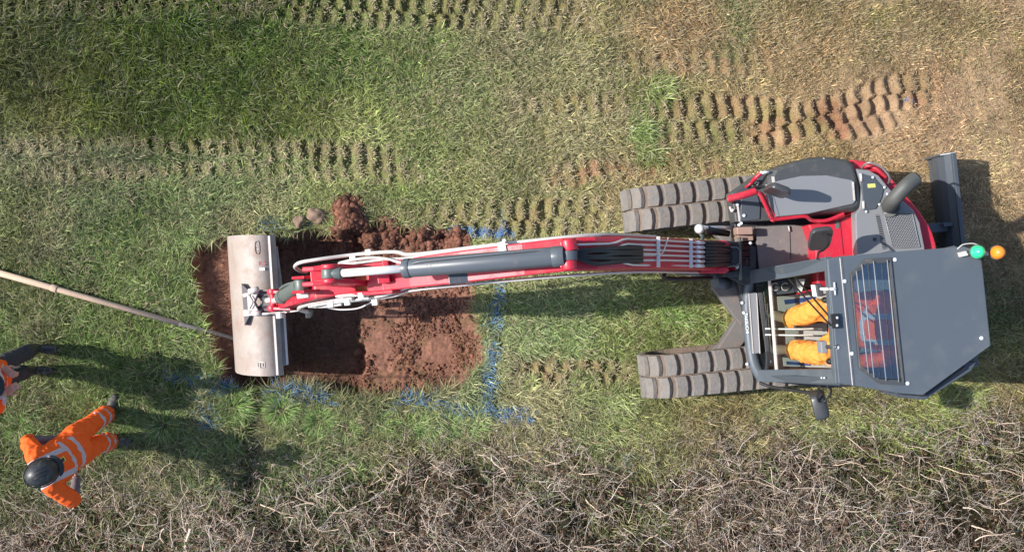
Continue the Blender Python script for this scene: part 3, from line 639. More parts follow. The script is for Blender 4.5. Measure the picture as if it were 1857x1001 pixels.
def mk_brambles():
    def region(n, x0=-8.5, x1=8.5, y0=-5.2, y1=-1.3, lim=-10):
        x = rng.uniform(x0, x1, n*3); y = rng.uniform(y0, y1, n*3); _, hd = hedge_amt(x, y)
        dn = fbm(x, y, 1.1, 3, 201)
        k = (hd > lim) & (rng.random(n*3) < 0.35+0.9*sstep(0.35, 0.6, dn)); return x[k][:n], y[k][:n], hd[k][:n]
    cos, lps, cls, off = [], [], [], 0
    def push(r):
        nonlocal off
        cos.append(r[0]); lps.append(r[1]+off); cls.append(r[2]); off += len(r[0])
    def cols(n, px):
        t = rng.random(n)[:, None]; warm = np.array(srgb(190, 166, 142)); grey = np.array(srgb(180, 171, 162)); dark = np.array(srgb(98, 78, 66))
        c = warm*t+grey*(1-t); d = rng.random(n) < 0.36; c[d] = dark; g = rng.random(n) < 0.05; c[g] = np.array(srgb(120, 130, 90)); return c*rng.uniform(0.5, 1.3, n)[:, None]*1.12
    x, y, hd = region(11500); n = len(x); top = 0.08+0.42*sstep(0, 150, hd)*rng.uniform(0.25, 1, n)
    push(r := twigs(n, 8, x, y, top, rng.uniform(0, 6.28, n), rng.normal(0.15, 0.40, n), rng.uniform(0.025, 0.062, n), np.exp(rng.normal(-5.4, 0.42, n)), rng.uniform(0.001, 0.002, n), 0.22, 0.04, cols(n, x)))
    P = r[3]; m = 46000; i = rng.integers(0, n, m); k = rng.integers(1, 7, m); q = P[i, k]; base = np.arctan2(P[i, k, 1]-P[i, k-1, 1], P[i, k, 0]-P[i, k-1, 0])
    push(r2 := twigs(m, 4, q[:, 0], q[:, 1], q[:, 2], base+rng.choice([-1, 1], m)*rng.uniform(0.5, 1.3, m), rng.normal(0.2, 0.4, m), rng.uniform(0.018, 0.045, m), rng.uniform(0.0018, 0.0036, m), np.full(m, 0.0009), 0.18, 0.03, cols(m, q[:, 0])))
    P = r2[3]; m = 40000; i = rng.integers(0, len(P), m); k = rng.integers(1, 3, m); q = P[i, k]; base = np.arctan2(P[i, k, 1]-P[i, k-1, 1], P[i, k, 0]-P[i, k-1, 0])
    push(twigs(m, 3, q[:, 0], q[:, 1], q[:, 2], base+rng.choice([-1, 1], m)*rng.uniform(0.5, 1.2, m), rng.normal(0.2, 0.4, m), rng.uniform(0.014, 0.034, m), rng.uniform(0.0013, 0.0024, m), np.full(m, 0.0008), 0.2, 0.03, cols(m, q[:, 0])))
    # fine litter of thin twigs over the turf in front of and under the canes
    x, y, hd = region(34000, lim=-50); n = len(x)
    push(twigs(n, 4, x, y, 0.02+rng.uniform(0, 0.12, n)+0.22*sstep(30, 170, hd)*rng.random(n), rng.uniform(0, 6.28, n), rng.normal(0.1, 0.3, n), rng.uniform(0.015, 0.045, n), rng.uniform(0.0013, 0.0028, n), np.full(n, 0.0008), 0.3, 0.05, cols(n, x)))
    co = np.concatenate(cos); lp = np.concatenate(lps); me = fast_mesh('bramble_thicket', co, lp, np.full(len(lp)//4, 4), True); add_col(me, np.concatenate(cls))
    tag(link('bramble_thicket', me, M['twig']), 'tangle of dry leafless bramble canes along the lower edge', 'brambles', kind='stuff')
    # leaves: dead brown scraps and a few green ivy patches
    n = 30000; x, y, hd = region(n, lim=-30); n = len(x)
    ivy = fbm(x, y, 1.4, 3, 222) > 0.68
    px = x*F/H+928.5; py = 500.5-y*F/H
    for ax_, ay_, rr in [(1185, 925, 60), (1850, 960, 50), (330, 850, 60), (1090, 800, 50), (1290, 800, 45), (250, 870, 50)]: ivy |= np.hypot(px-ax_, py-ay_) < rr*rng.uniform(0.5, 1.1, n)
    z = 0.02+0.34*sstep(0, 160, hd)*rng.random(n)+0.05*rng.random(n)
    a = rng.uniform(0, 6.28, n); s = rng.uniform(0.007, 0.019, n)*np.where(ivy, 1.15, 0.9)
    c = np.where(ivy[:, None], np.array(srgb(112, 132, 80))[None, :]*rng.uniform(0.3, 1.1, n)[:, None], np.array(srgb(132, 100, 78))[None, :]*rng.uniform(0.25, 1.2, n)[:, None])
    u = np.stack([np.cos(a), np.sin(a), rng.normal(0, .4, n)], 1); v = np.stack([-np.sin(a), np.cos(a), rng.normal(0, .4, n)], 1)
    C0 = np.stack([x, y, z], 1); co = np.empty((n, 4, 3))
    co[:, 0] = C0-u*s[:, None]*1.3; co[:, 1] = C0+v*s[:, None]*.8; co[:, 2] = C0+u*s[:, None]*1.3; co[:, 3] = C0-v*s[:, None]*.8
    me = fast_mesh('leaf_litter', co.reshape(-1, 3), np.arange(n*4), np.full(n, 4)); add_col(me, np.repeat(c, 4, axis=0))
    tag(link('leaf_litter', me, M['blade']), 'brown dead leaves and green ivy leaves among the brambles', 'leaves', kind='stuff')
mk_brambles()

# ---------------------------------------------------------------- loose soil clods
def mk_clods():
    bm = bmesh.new(); bmesh.ops.create_icosphere(bm, subdivisions=2, radius=1)
    base = np.array([v.co[:] for v in bm.verts]); tris = np.array([[v.index for v in f.verts] for f in bm.faces]); bm.free()
    var = []
    for k in range(10):
        o = np.array([1+0.55*(mnoise.noise(Vector(b)*1.6+Vector((k*7, 0, 0)))+0.4*mnoise.noise(Vector(b)*4+Vector((0, k*5, 0)))) for b in base]); var.append(base*o[:, None])
    var = np.array(var)
    def pts(n, px0, px1, py0, py1):
        px = rng.uniform(px0, px1, n); py = rng.uniform(py0, py1, n); return np.stack(g2(px, py), 1)
    P = [pts(4200, 340, 880, 400, 730), pts(6500, 640, 875, 500, 720), pts(1300, 640, 880, 415, 470), pts(700, 560, 880, 680, 725)]; S = [np.exp(rng.normal(-5.6, 0.55, 4200)), np.exp(rng.normal(-5.0, 0.5, 6500)), np.exp(rng.normal(-4.8, 0.55, 1300)), np.exp(rng.normal(-4.9, 0.5, 700))]
    for qx, qy, r, h_ in HEAPS:
        m = int(1300*r/0.14); cx, cy = g2(qx, qy); P.append(np.stack([rng.normal(cx, r*0.62, m), rng.normal(cy, r*0.62, m)], 1)); S.append(np.exp(rng.normal(-4.55, 0.60, m)))
    cx, cy = g2(88, 752); P.append(np.stack([rng.normal(cx, .055, 60), rng.normal(cy, .05, 60)], 1)); S.append(np.exp(rng.normal(-4.6, 0.3, 60)))
    P = np.concatenate(P); S = np.concatenate(S); x, y = P.T
    sd = trench_sd(x, y); es = edge_soil(x, y); mole = np.hypot(x-cx, y-cy) < 0.12
    k = (sd > 0.0) | (es > 0.22) | mole; dens = fbm(x, y, 3, 3, 301); k &= (rng.random(len(x)) < sstep(0.3, 0.6, dens)) | (es > 0.22) | mole
    x, y, S, sd = x[k], y[k], np.minimum(S[k], 0.045), sd[k]; n = len(x); z = height(x, y, sd)+S*0.3
    vi = rng.integers(0, 10, n); v = var[vi]*S[:, None, None]*np.array([1, 1, 0.75])*rng.uniform(0.75, 1.3, (n, 1, 3))
    a = rng.uniform(0, 6.28, n); ca, sa = np.cos(a)[:, None], np.sin(a)[:, None]
    vx = v[:, :, 0]*ca-v[:, :, 1]*sa+x[:, None]; vy = v[:, :, 0]*sa+v[:, :, 1]*ca+y[:, None]; vz = v[:, :, 2]+z[:, None]
    co = np.stack([vx, vy, vz], 2).reshape(-1, 3); nv = base.shape[0]
    loops = ((np.arange(n)*nv)[:, None]+tris.ravel()[None, :]).ravel()
    c = np.array(srgb(108, 74, 60))[None, :]*np.exp(rng.normal(0, 0.22, n))[:, None]
    me = fast_mesh('soil_clods', co, loops, np.full(n*len(tris), 3), True); add_col(me, np.repeat(c, nv, axis=0))
    tag(link('soil_clods', me, M['soil']), 'loose crumbly red soil clods in and beside the trench', 'soil', kind='stuff')
    # blades fallen into the cut
    m = 2600; px = rng.uniform(505, 870, m); py = rng.uniform(425, 715, m); x, y = g2(px, py); sd = trench_sd(x, y); k = (sd > 0.02) & (fbm(x, y, 3, 3, 333) > 0.52); x, y, sd = x[k], y[k], sd[k]; n = len(x)
    c = np.array(srgb(150, 126, 84))[None, :]*rng.uniform(0.4, 1.2, n)[:, None]
    tag(make_blades('loose_straw', x, y, height(x, y, sd)+0.02, rng.uniform(0, 6.28, n), rng.uniform(0.03, 0.09, n), rng.uniform(0.002, 0.004, n), rng.uniform(-.1, .3, n), rng.uniform(-.3, .2, n), c), 'loose straw and torn roots scattered on the trench floor', 'straw', kind='stuff')
mk_clods()

def stone(px, py, r, label):
    x, y = g2(px, py); z = hgt(x, y)
    bm = bmesh.new(); bmesh.ops.create_icosphere(bm, subdivisions=4, radius=1)
    for v in bm.verts:
        n = mnoise.noise(v.co*1.3+Vector((px, 0, 0)))*0.35+mnoise.noise(v.co*4)*0.06
        v.co = Vector((v.co.x*r[0], v.co.y*r[1], v.co.z*r[2]))*(1+n)
    me = bpy.data.meshes.new('stone'); bm.to_mesh(me); bm.free(); me.polygons.foreach_set('use_smooth', [True]*len(me.polygons)); me.materials.append(M['stone'])
    o = bpy.data.objects.new('stone', me); COL.objects.link(o); o.location = (x, y, z+r[2]*0.35+0.03); o.rotation_euler = (0, 0, -0.5)
    tag(o, label, 'stone', 'stones on the turf edge above the trench')
stone(576, 393, (0.105, 0.075, 0.07), 'larger brown stone on the grass left of the soil heap')
stone(545, 402, (0.06, 0.07, 0.05), 'smaller tan stone lying left of the larger brown stone')

# long pole, its butt buried at the trench lip and showing again inside the cut
frame((0, 0, 0)); 
pa, pb = W(-70, 476, 0.13), W(362, 597, 0.07); frame(pa, 0)
pole = empty('pole', pa); tag(pole, 'long tan wooden pole lying across the grass into the trench by the bucket', 'pole')
d_ = (pb-pa).normalized(); pc = W(325, 587, 0.075)
MB().tube([pa, W(98, 523, 0.11), pc], (0.036, 0.028), 14, 0).build('shaft', M['wood'], pole)
MB().cyl(W(93, 521, 0.11), W(104, 525, 0.11), 0.040, 0.041, 14).build('collar', M['wood'], pole, bevel=0.003)
MB().tube([pc, W(352, 594, 0.06), W(392, 604, 0.0), W(432, 616, -0.14)], (0.026, 0.019), 12, 1).build('tip', M['muddy'], pole)
# ================================================================ EXCAVATOR
ORG = Vector((2.75, -0.035, 0)); YAW = R(186)
ex = empty('excavator', ORG, YAW); frame(ORG, YAW)
tag(ex, 'red and dark grey midi excavator on rubber tracks digging with a wide grading bucket', 'excavator')
Fd = Vector((math.cos(YAW), math.sin(YAW), 0)); Lf = Vector((-math.sin(YAW), math.cos(YAW), 0))
UP = Vector((0, 0, 1))
def A(a, b, z): return ORG+Fd*a+Lf*b+UP*z
from mathutils.geometry import tessellate_polygon
def prism_holes(mb, outline, holes, z0, z1):
    loops = [[Vector((p[0], p[1], 0)) for p in l] for l in [outline]+holes]
    flat = [p for l in loops for p in l]; tr = tessellate_polygon(loops); n = len(flat)
    mb.add([(p.x, p.y, z0) for p in flat]+[(p.x, p.y, z1) for p in flat],
           [tuple(reversed(t)) for t in tr]+[tuple(i+n for i in t) for t in tr])
    k = 0
    for l in loops:
        m = len(l); mb.add([(p.x, p.y, z0) for p in l]+[(p.x, p.y, z1) for p in l], [(i, (i+1) % m, m+(i+1) % m, m+i) for i in range(m)]); k += m
    return mb
def dome(mb, outline, levels):
    """stack of outlines scaled about the centroid: levels = [(z, scale)...] closed on top"""
    n = len(outline); c = sum((Vector((p[0], p[1], 0)) for p in outline), Vector())/n
    vs = []
    for z, s in levels: vs += [Vector((c.x+(p[0]-c.x)*s, c.y+(p[1]-c.y)*s, z)) for p in outline]
    fs = [(j*n+i, j*n+(i+1) % n, (j+1)*n+(i+1) % n, (j+1)*n+i) for j in range(len(levels)-1) for i in range(n)]
    mb.add(vs, fs, False); mb.add(vs[-n:], [tuple(range(n))]); mb.add(vs[:n], [tuple(range(n-1, -1, -1))])
    return mb
def P(pts, z): return [W(x, y, z) for x, y in pts]
def smooth_outline(pts, it=2):
    for _ in range(it):
        q = []
        for i in range(len(pts)):
            a, b = Vector(pts[i][:2]), Vector(pts[(i+1) % len(pts)][:2]); q += [a*.78+b*.22, a*.22+b*.78]
        pts = q
    return pts

# --- undercarriage
def track(b0, lab):
    rad, hl, zc, wd, a0 = 0.335, 0.975, 0.375, 0.45, 0.15
    def at(s):   # point, tangent, normal in (a, z)
        per1 = 2*hl; arc = math.pi*rad; s = s % (2*per1+2*arc)
        if s < per1: return (hl-s, zc+rad), (-1, 0), (0, 1)
        s -= per1
        if s < arc: t = s/rad; return (-hl-math.sin(t)*rad, zc+math.cos(t)*rad), (-math.cos(t), -math.sin(t)), (-math.sin(t), math.cos(t))
        s -= arc
        if s < per1: return (-hl+s, zc-rad), (1, 0), (0, -1)
        s -= per1; t = s/rad; return (hl+math.sin(t)*rad, zc-math.cos(t)*rad), (math.cos(t), math.sin(t)), (math.sin(t), -math.cos(t))
    tot = 4*hl+2*math.pi*rad
    mb = MB(); n = 72; vs = []
    for i in range(n):
        (a, z), tg, nm = at(tot*i/n); a += a0
        for off, bb in ((0, -wd/2), (0, wd/2), (-0.05, wd/2), (-0.05, -wd/2)): vs.append(A(a+nm[0]*off, b0+bb, z+nm[1]*off))
    mb.add(vs, [(i*4+k, i*4+(k+1) % 4, ((i+1) % n)*4+(k+1) % 4, ((i+1) % n)*4+k) for i in range(n) for k in range(4)])
    m = 2*int(round(tot/0.166/1)); m = int(round(tot/0.166))
    for row in (0, 1):
        for i in range(m):
            s = tot*(i+0.5*row)/m; (a, z), tg, nm = at(s); a += a0
            bo = b0+(-1 if row else 1)*(wd/4+0.002)
            T = Fd*tg[0]+UP*tg[1]; Nn = Fd*nm[0]+UP*nm[1]; c = A(a, bo, z)+Nn*0.016
            # tile with a waisted trailing edge, like a moulded lug
            hx, hy = 0.066, wd/4-0.004; sg = 1 if row else -1
            pl = [(-hx, -hy), (-hx+0.016, -hy*0.3), (-hx+0.018, hy*0.4), (-hx+0.004, hy), (hx-0.006, hy), (hx+0.010, hy*0.4), (hx+0.008, -hy*0.3), (hx-0.010, -hy)]
            lo = [c+T*p[0]*1.12+Lf*p[1]*sg-Nn*0.02 for p in pl]; hi = [c+T*p[0]*0.86+Lf*p[1]*sg*0.97+Nn*0.022 for p in pl]
            k = len(pl); mb.add(lo+hi, [tuple(range(k, 2*k)), tuple(range(k-1, -1, -1))]+[(i2, (i2+1) % k, k+(i2+1) % k, k+i2) for i2 in range(k)])
    t = mb.build('crawler_track', M['track'], ex, bevel=0.004, seg=2, label=lab); t.data.materials.append(M['belt'])
    for p in t.data.polygons[:n*4]: p.material_index = 1
    fm = MB(); fm.box(A(a0, b0, 0.36), (1.75, 0.20, 0.30), Fd, Lf)
    fm.box(A(0, b0, 0.60), (1.2, 0.12, 0.06), Fd, Lf); fm.build('track_frame', M['muddy'], t, bevel=0.02)
    for a, r_, nm_ in ((a0-hl, 0.27, 'drive_sprocket'), (a0+hl, 0.27, 'idler_wheel')):
        MB().cyl(A(a, b0-0.10, zc), A(a, b0+0.10, zc), r_, n=28).cyl(A(a, b0-0.18, zc), A(a, b0+0.18, zc), 0.11, n=20).build(nm_, M['blackmetal'], t, bevel=0.01)
    for k in range(5):
        a = a0-0.7+0.35*k; MB().cyl(A(a, b0-0.14, 0.16), A(a, b0+0.14, 0.16), 0.09, n=18).build('track_roller', M['blackmetal'], t, bevel=0.006)
track(-0.87, 'rubber track on the hood side with muddy tread blocks'); track(0.87, 'rubber track on the cab side caked with dry mud')
mb = MB(); mb.box(A(0, 0, 0.47), (0.80, 0.7, 0.22), Fd, Lf)
for sa in (-1, 1):
    for sb in (-1, 1):
        p0, p1 = A(sa*0.22, sb*0.26, 0.50), A(sa*0.60, sb*0.72, 0.40)
        mb.rsweep([p0, p1], [0.24, 0.18], [0.16, 0.16])
mb.pxprism([(1276, 644), (1308, 620), (1348, 586), (1400, 570), (1420, 650)], 0.36, 0.47)
mb.build('undercarriage_frame', M['muddy'], ex, bevel=0.015)
MB().cyl(A(0, 0, 0.56), A(0, 0, 0.76), 0.46, n=40).build('slew_ring', M['blackmetal'], ex, bevel=0.01)
# dozer blade behind the tracks
bl = MB(); prof = [(-1.945, 0.07), (-1.915, 0.19), (-1.915, 0.31), (-1.94, 0.41), (-1.985, 0.475)]
vs = []
for a, z in prof:
    for b in (-1.11, 1.11): vs += [A(a, b, z), A(a-0.028, b, z+0.012)]
n = len(prof); fs = []
for i in range(n-1):
    o = i*4; q = o+4; fs += [(o, o+2, q+2, q), (o+1, q+1, q+3, o+3), (o, q, q+1, o+1), (o+2, o+3, q+3, q+2)]
fs += [(0, 1, 3, 2), (len(vs)-4, len(vs)-2, len(vs)-1, len(vs)-3)]
bl.add(vs, fs)
bl.box(A(-2.005, 0, 0.475), (0.045, 2.24, 0.06), Fd, Lf); bl.box(A(-1.965, 0, 0.06), (0.04, 2.22, 0.12), Fd, Lf)
for b in (-1.12, 1.12): bl.prism([A(-1.90, b-0.012, 0), A(-2.03, b-0.012, 0), A(-2.03, b+0.012, 0), A(-1.90, b+0.012, 0)], [0.02, 0.05, 0.05, 0.02], [0.40, 0.50, 0.50, 0.40])
bl.box(A(-1.90, -0.38, 0.34), (0.10, 0.04, 0.20), Fd, Lf); bl.box(A(-1.90, 0.38, 0.34), (0.10, 0.04, 0.20), Fd, Lf)
db = bl.build('dozer_blade', M['grey'], ex, bevel=0.006)
for b in (-0.36, 0.36): MB().rsweep([A(-0.9, b, 0.34), A(-1.93, b, 0.30)], 0.10, 0.12).build('blade_arm', M['grey'], db, bevel=0.01)
MB().cyl(A(-0.7, 0, 0.5), A(-1.3, 0, 0.46), 0.055).cyl(A(-1.3, 0, 0.46), A(-1.86, 0, 0.4), 0.03).build('blade_cylinder', M['cyl'], db)

# --- slewing house
deck = [(1350, 560), (1336, 505), (1332, 410), (1324, 350), (1369, 321), (1420, 302), (1510, 294), (1560, 302), (1622, 350), (1682, 418), (1692, 500), (1684, 600), (1640, 694), (1500, 704), (1380, 690)]
MB().pxprism(deck, 0.78, 0.96).build('house_deck', M['blackmetal'], ex, bevel=0.01)
rear = smooth_outline([W(x, y, 1.3) for x, y in [(1536, 289), (1566, 291), (1600, 306), (1628, 342), (1662, 380), (1684, 414), (1695, 449), (1698, 520), (1692, 600), (1668, 668), (1600, 672), (1556, 600), (1540, 440)]], 1)
dome(MB(), rear, [(0.80, 0.97), (0.86, 1.0), (1.28, 1.0), (1.35, 0.985), (1.375, 0.96)]).build('counterweight', M['red'], ex, bevel=0.01)
# hood on the right-hand side
side = smooth_outline([W(x, y, 1.38) for x, y in [(1384, 312), (1422, 296), (1474, 284), (1509, 285), (1545, 292), (1556, 330), (1562, 378), (1546, 386), (1470, 391), (1401, 399), (1388, 350)]], 1)
hd_ = dome(MB(), side, [(0.96, 0.985), (1.05, 1.0), (1.36, 1.0), (1.43, 0.965), (1.47, 0.90), (1.485, 0.85)]).build('side_hood', M['hoodrim'], ex, bevel=0.006)
pan = smooth_outline([W(x, y, 1.50) for x, y in [(1388, 335), (1412, 328), (1455, 319), (1500, 318), (1547, 327), (1549, 330), (1552, 366), (1548, 370), (1467, 388), (1403, 394)]], 0)
dome(MB(), pan, [(1.47, 1.0), (1.492, 1.0), (1.502, 0.975)]).build('hood_panel', M['hood'], hd_, bevel=0.004)
MB().pxprism([(1390, 337), (1396, 335), (1413, 392), (1407, 393)], 1.505, 1.508).build('hood_strip', M['hood'], hd_)
MB().pxprism([(1545, 330), (1548.5, 330), (1551, 364), (1548, 364)], 1.505, 1.509).build('hood_trim', M['pale'], hd_)
MB().cyl(W(1493, 290, 1.44), W(1493, 290, 1.47), 0.016).build('hood_bolt', M['bolt'], hd_)
# tool box in front of the hood
tb = MB(); tb.prism([W(x, y, 1.22) for x, y in [(1326, 350), (1369, 320), (1386, 310), (1419, 299), (1413, 322), (1387, 334), (1392, 360), (1400, 400), (1334, 403)]], 0.96, 1.22)
tbo = tb.build('front_locker', M['hoodrim'], ex, bevel=0.012)
MB().pxprism([(1345, 352), (1372, 348), (1379, 372), (1378, 398), (1342, 402)], 1.215, 1.235).build('locker_lid', M['grey'], tbo, bevel=0.006)
for x, y in ((1349, 391), (1337, 371), (1340, 408), (1344, 405)): MB().cyl(W(x, y, 1.22), W(x, y, 1.25), 0.014).build('locker_bolt', M['bolt'], tbo)
MB().pxprism([(1336, 372), (1339, 371), (1343, 402), (1340, 402)], 1.222, 1.23).build('locker_edge', M['pale'], tbo)
MB().tube([W(1324, 376, 1.2), W(1327, 384, 1.25), W(1330, 380, 1.25)], 0.012).build('locker_latch', M['pale'], tbo)
MB().pxprism([(1384, 312), (1419, 300), (1414, 320), (1405, 327), (1378, 331), (1372, 325)], 1.25, 1.31).build('corner_cover', M['grey'], ex, bevel=0.01)
# grey engine cover behind, with vents, grille, access panel
ecov = [(1553, 306), (1575, 308), (1593, 318), (1618, 348), (1656, 380), (1668, 404), (1677, 449), (1684, 560), (1650, 640), (1562, 640), (1553, 450), (1551, 388), (1559, 378), (1563, 340)]
ec = dome(MB(), [W(x, y, 1.47) for x, y in ecov], [(1.36, 1.0), (1.46, 0.998), (1.475, 0.985)]).build('engine_cover', M['hood'], ex, bevel=0.006)
ac = MB().pxprism([(1561, 314), (1584, 321), (1603, 342), (1598, 362), (1588, 379), (1567, 382)], 1.47, 1.49).build('access_panel', M['grey'], ec, bevel=0.004)
MB().pxprism([(1573, 334), (1587, 333), (1588, 340), (1574, 341)], 1.491, 1.493).build('warning_sticker', M['yellow'], ac)
for y in (322, 372): MB().cyl(W(1561+(y-322)*0.09, y-7, 1.49), W(1562+(y-322)*0.09, y+7, 1.49), 0.012).build('hinge', M['pale'], ac)
for x, y in ((1583, 322), (1604, 340), (1595, 371), (1601, 372), (1609, 352), (1571, 384), (1627, 381)): MB().ball(W(x, y, 1.49), (0.013, 0.013, 0.009), 10, 4, lo=0).build('cover_bolt', M['bolt'], ec)
sl_ = MB().pxprism([(1588, 390), (1594, 390), (1608, 451), (1601, 452)], 1.474, 1.479).build('vent_slot', M['black'], ec)
for i in range(18):
    t = (i+.5)/18; MB
lv = MB()
for i in range(18):
    t = (i+.5)/18; c0 = W(1588+13*t, 390+62*t, 1.481); c1 = W(1594+14*t, 390+61*t, 1.481); lv.rsweep([c0, c1], 0.007, 0.006)
lv.build('louvre', M['hood'], sl_)
gr_ = MB().pxprism([(1603, 387), (1654, 386), (1668, 448), (1619, 450)], 1.474, 1.479).build('engine_grille', M['black'], ec)
gm = MB(); g0, g1, g2_, g3 = (1603, 387), (1654, 386), (1668, 448), (1619, 450)
def gpt(u, v, z=1.484):
    xa = g0[0]+(g1[0]-g0[0])*u, g0[1]+(g1[1]-g0[1])*u; xb = g3[0]+(g2_[0]-g3[0])*u, g3[1]+(g2_[1]-g3[1])*u
    return W(xa[0]+(xb[0]-xa[0])*v, xa[1]+(xb[1]-xa[1])*v, z)
for k in range(-11, 12):
    for sg in (1, -1):
        u0, v0, u1, v1 = (k/11., 0., k/11.+1, 1.) if sg > 0 else (k/11.+1, 0., k/11., 1.)
        def clip(u0, v0, u1, v1):
            ts = [0, 1]
            for b_ in (0, 1):
                if (u0-b_)*(u1-b_) < 0: ts.append((b_-u0)/(u1-u0))
            ts = sorted(ts)
            for a_, b_ in zip(ts[:-1], ts[1:]):
                um = u0+(u1-u0)*(a_+b_)/2
                if 0 <= um <= 1: return (u0+(u1-u0)*a_, v0+(v1-v0)*a_, u0+(u1-u0)*b_, v0+(v1-v0)*b_)
        c = clip(u0, v0, u1, v1)
        if c and abs(c[1]-c[3]) > 0.02: gm.rsweep([gpt(c[0], c[1], 1.482+0.001*sg), gpt(c[2], c[3], 1.482+0.001*sg)], 0.007, 0.004)
gm.tube([gpt(0, 0), gpt(1, 0), gpt(1, 1), gpt(0, 1), gpt(0, 0)], 0.006, 6, 0)
gm.build('grille_mesh', M['hood'], gr_)
MB().cyl(W(1586, 434, 1.47), W(1586, 434, 1.482), 0.017).build('filler_hole', M['black'], ec)
# exhaust
MB().tube([W(1612, 374, 1.42), W(1612, 373, 1.66), W(1620, 363, 1.78), W(1642, 338, 1.86), W(1660, 324, 1.84)], 0.068, 20, 3).build('exhaust_pipe', M['exhaust'], ex)
MB().cyl(W(1659, 325, 1.843), W(1661.5, 323, 1.839), 0.060, n=20).build('exhaust_mouth', M['black'], ex)
MB().cyl(W(1612, 375, 1.47), W(1612, 375, 1.50), 0.10, n=24).build('exhaust_collar', M['exhaust'], ex, bevel=0.005)
# grab rails
MB().tube([W(1563, 308, 1.38), W(1566, 300, 1.5), W(1576, 294, 1.56), W(1598, 302, 1.56), W(1612, 318, 1.54), W(1614, 327, 1.5), W(1609, 336, 1.38)], 0.010, 8).build('rear_grab_rail', M['darkpipe'], ex)
MB().tube([W(1569, 300, 1.37), W(1590, 306, 1.42), W(1606, 322, 1.40)], 0.018, 8).build('rail_guard', M['red'], ex)
hr = MB().tube([W(1320, 361, 1.58), W(1345, 355, 1.60), W(1370, 347, 1.60)], 0.034, 12).build('front_grab_rail', M['red'], ex)
MB().tube([W(1366, 347, 1.60), W(1378, 351, 1.60), W(1390, 376, 1.56), W(1400, 399, 1.48), W(1430, 395, 1.46), W(1462, 391, 1.46), W(1472, 401, 1.42), W(1500, 401, 1.42), W(1530, 388, 1.42)], 0.019, 10).build('side_rail', M['red'], hr)
MB().tube([W(1378, 349, 1.58), W(1386, 353, 1.58), W(1395, 376, 1.54), W(1408, 396, 1.48)], 0.010, 8).build('thin_rail', M['red'], hr)
MB().tube([W(1322, 361, 1.58), W(1325, 365, 1.3), W(1330, 368, 0.98)], 0.02, 8).build('rail_post', M['red'], hr)
MB().tube([W(1400, 399, 1.48), W(1402, 400, 1.2), W(1404, 402, 0.98)], 0.016, 8).build('rail_post', M['red'], hr)
MB().tube([W(1364, 331, 1.3), W(1368, 325, 1.45), W(1380, 314, 1.48)], 0.020, 8).tube([W(1352, 340, 1.24), W(1364, 331, 1.3)], 0.012).build('mirror_bracket', M['red'], ex)
MB().tube([W(1378, 314, 1.48), W(1394, 312, 1.48)], 0.014, 8).build('bracket_end', M['white'], ex)
MB().tube([W(1363, 336, 1.25), W(1369, 340, 1.3), W(1376, 333, 1.28), W(1378, 322, 1.30)], 0.006, 6).build('cable', M['pale'], ex)
MB().ball(W(1366, 338, 1.27), 0.025, 10, 6).build('rail_clamp', M['black'], ex)
# hood-side mirror: a deep head that throws the broad shadow on the panel
def mirror(c, ax, w, h, t, lean, name, pts=None, lab=None):
    c = Vector(c); ax = Vector(ax).normalized(); up = (UP+Vector(lean)).normalized(); up = (up-ax*up.dot(ax)).normalized(); nn = ax.cross(up)
    mb = MB(); n = 28; rings = []
    for d_, s in ((-t/2, .80), (-t*0.35, .95), (0, 1.0), (t*0.4, 1.0), (t/2, .97)):
        ring = []
        for i in range(n):
            a = 2*math.pi*i/n; ca, sa = math.cos(a), math.sin(a); e = 0.42
            ring.append(c+nn*d_+ax*(w/2*s*math.copysign(abs(ca)**e, ca))+up*(h/2*s*math.copysign(abs(sa)**e, sa)))
        rings.append(ring)
    vs = [v for r in rings for v in r]; m = len(rings)
    mb.add(vs, [(j*n+i, j*n+(i+1) % n, (j+1)*n+(i+1) % n, (j+1)*n+i) for j in range(m-1) for i in range(n)], True); mb.add(rings[0], [tuple(range(n))]); mb.add(rings[-1], [tuple(range(n))])
    o = mb.build(name, M['rubberpad'], ex, label=lab)
    g = MB(); fl = nn.z > 0; g.add([v+nn*(-0.002 if fl else 0.002) for v in rings[0 if fl else -1]], [tuple(range(n))]); g.build('mirror_glass', M['chrome'], o)
    if pts: MB().tube(pts, 0.010, 8).build('mirror_arm', M['black'], o)
    return o
mirror(W(1410, 345, 1.80), W(1430, 353, 1.8)-W(1388, 337, 1.8), 0.20, 0.30, 0.060, (0.0, 0.06, 0), 'hood_mirror', [W(1366, 338, 1.27), W(1385, 338, 1.5), W(1410, 345, 1.78)], 'black mirror standing over the grey hood panel')
# step plate, brown box, red tank cover
MB().pxprism([(1370, 411), (1466, 407), (1476, 420), (1482, 520), (1380, 520)], 0.96, 1.10).build('step_plate', M['plate'], ex, bevel=0.006)
sp = MB(); sp.rsweep([W(1432, 411, 1.102), W(1434, 470, 1.102)], 0.005, 0.004); sp.build('plate_seam', M['black'], ex)
MB().tube([W(1430, 410, 1.12), W(1432, 420, 1.12)], 0.008).build('plate_handle', M['pale'], ex)
MB().pxprism([(1336, 412), (1365, 411), (1366, 425), (1337, 426)], 1.10, 1.26).pxprism([(1337, 426), (1366, 425), (1367, 436), (1340, 438)], 0.96, 1.14).build('work_lamp_box', mat('brown_box_paint', (0.30, 0.19, 0.15), 0.6, dirt=0.4), ex, bevel=0.01)
rt = MB().pxprism([(1466, 407), (1500, 403), (1520, 396), (1552, 385), (1557, 460), (1520, 520), (1482, 520), (1478, 440)], 0.96, 1.33).build('tank_cover', M['red'], ex, bevel=0.025, seg=3)
MB().rsweep([W(1523, 398, 1.333), W(1530, 462, 1.333)], 0.004, 0.003).build('cover_seam', M['black'], rt)
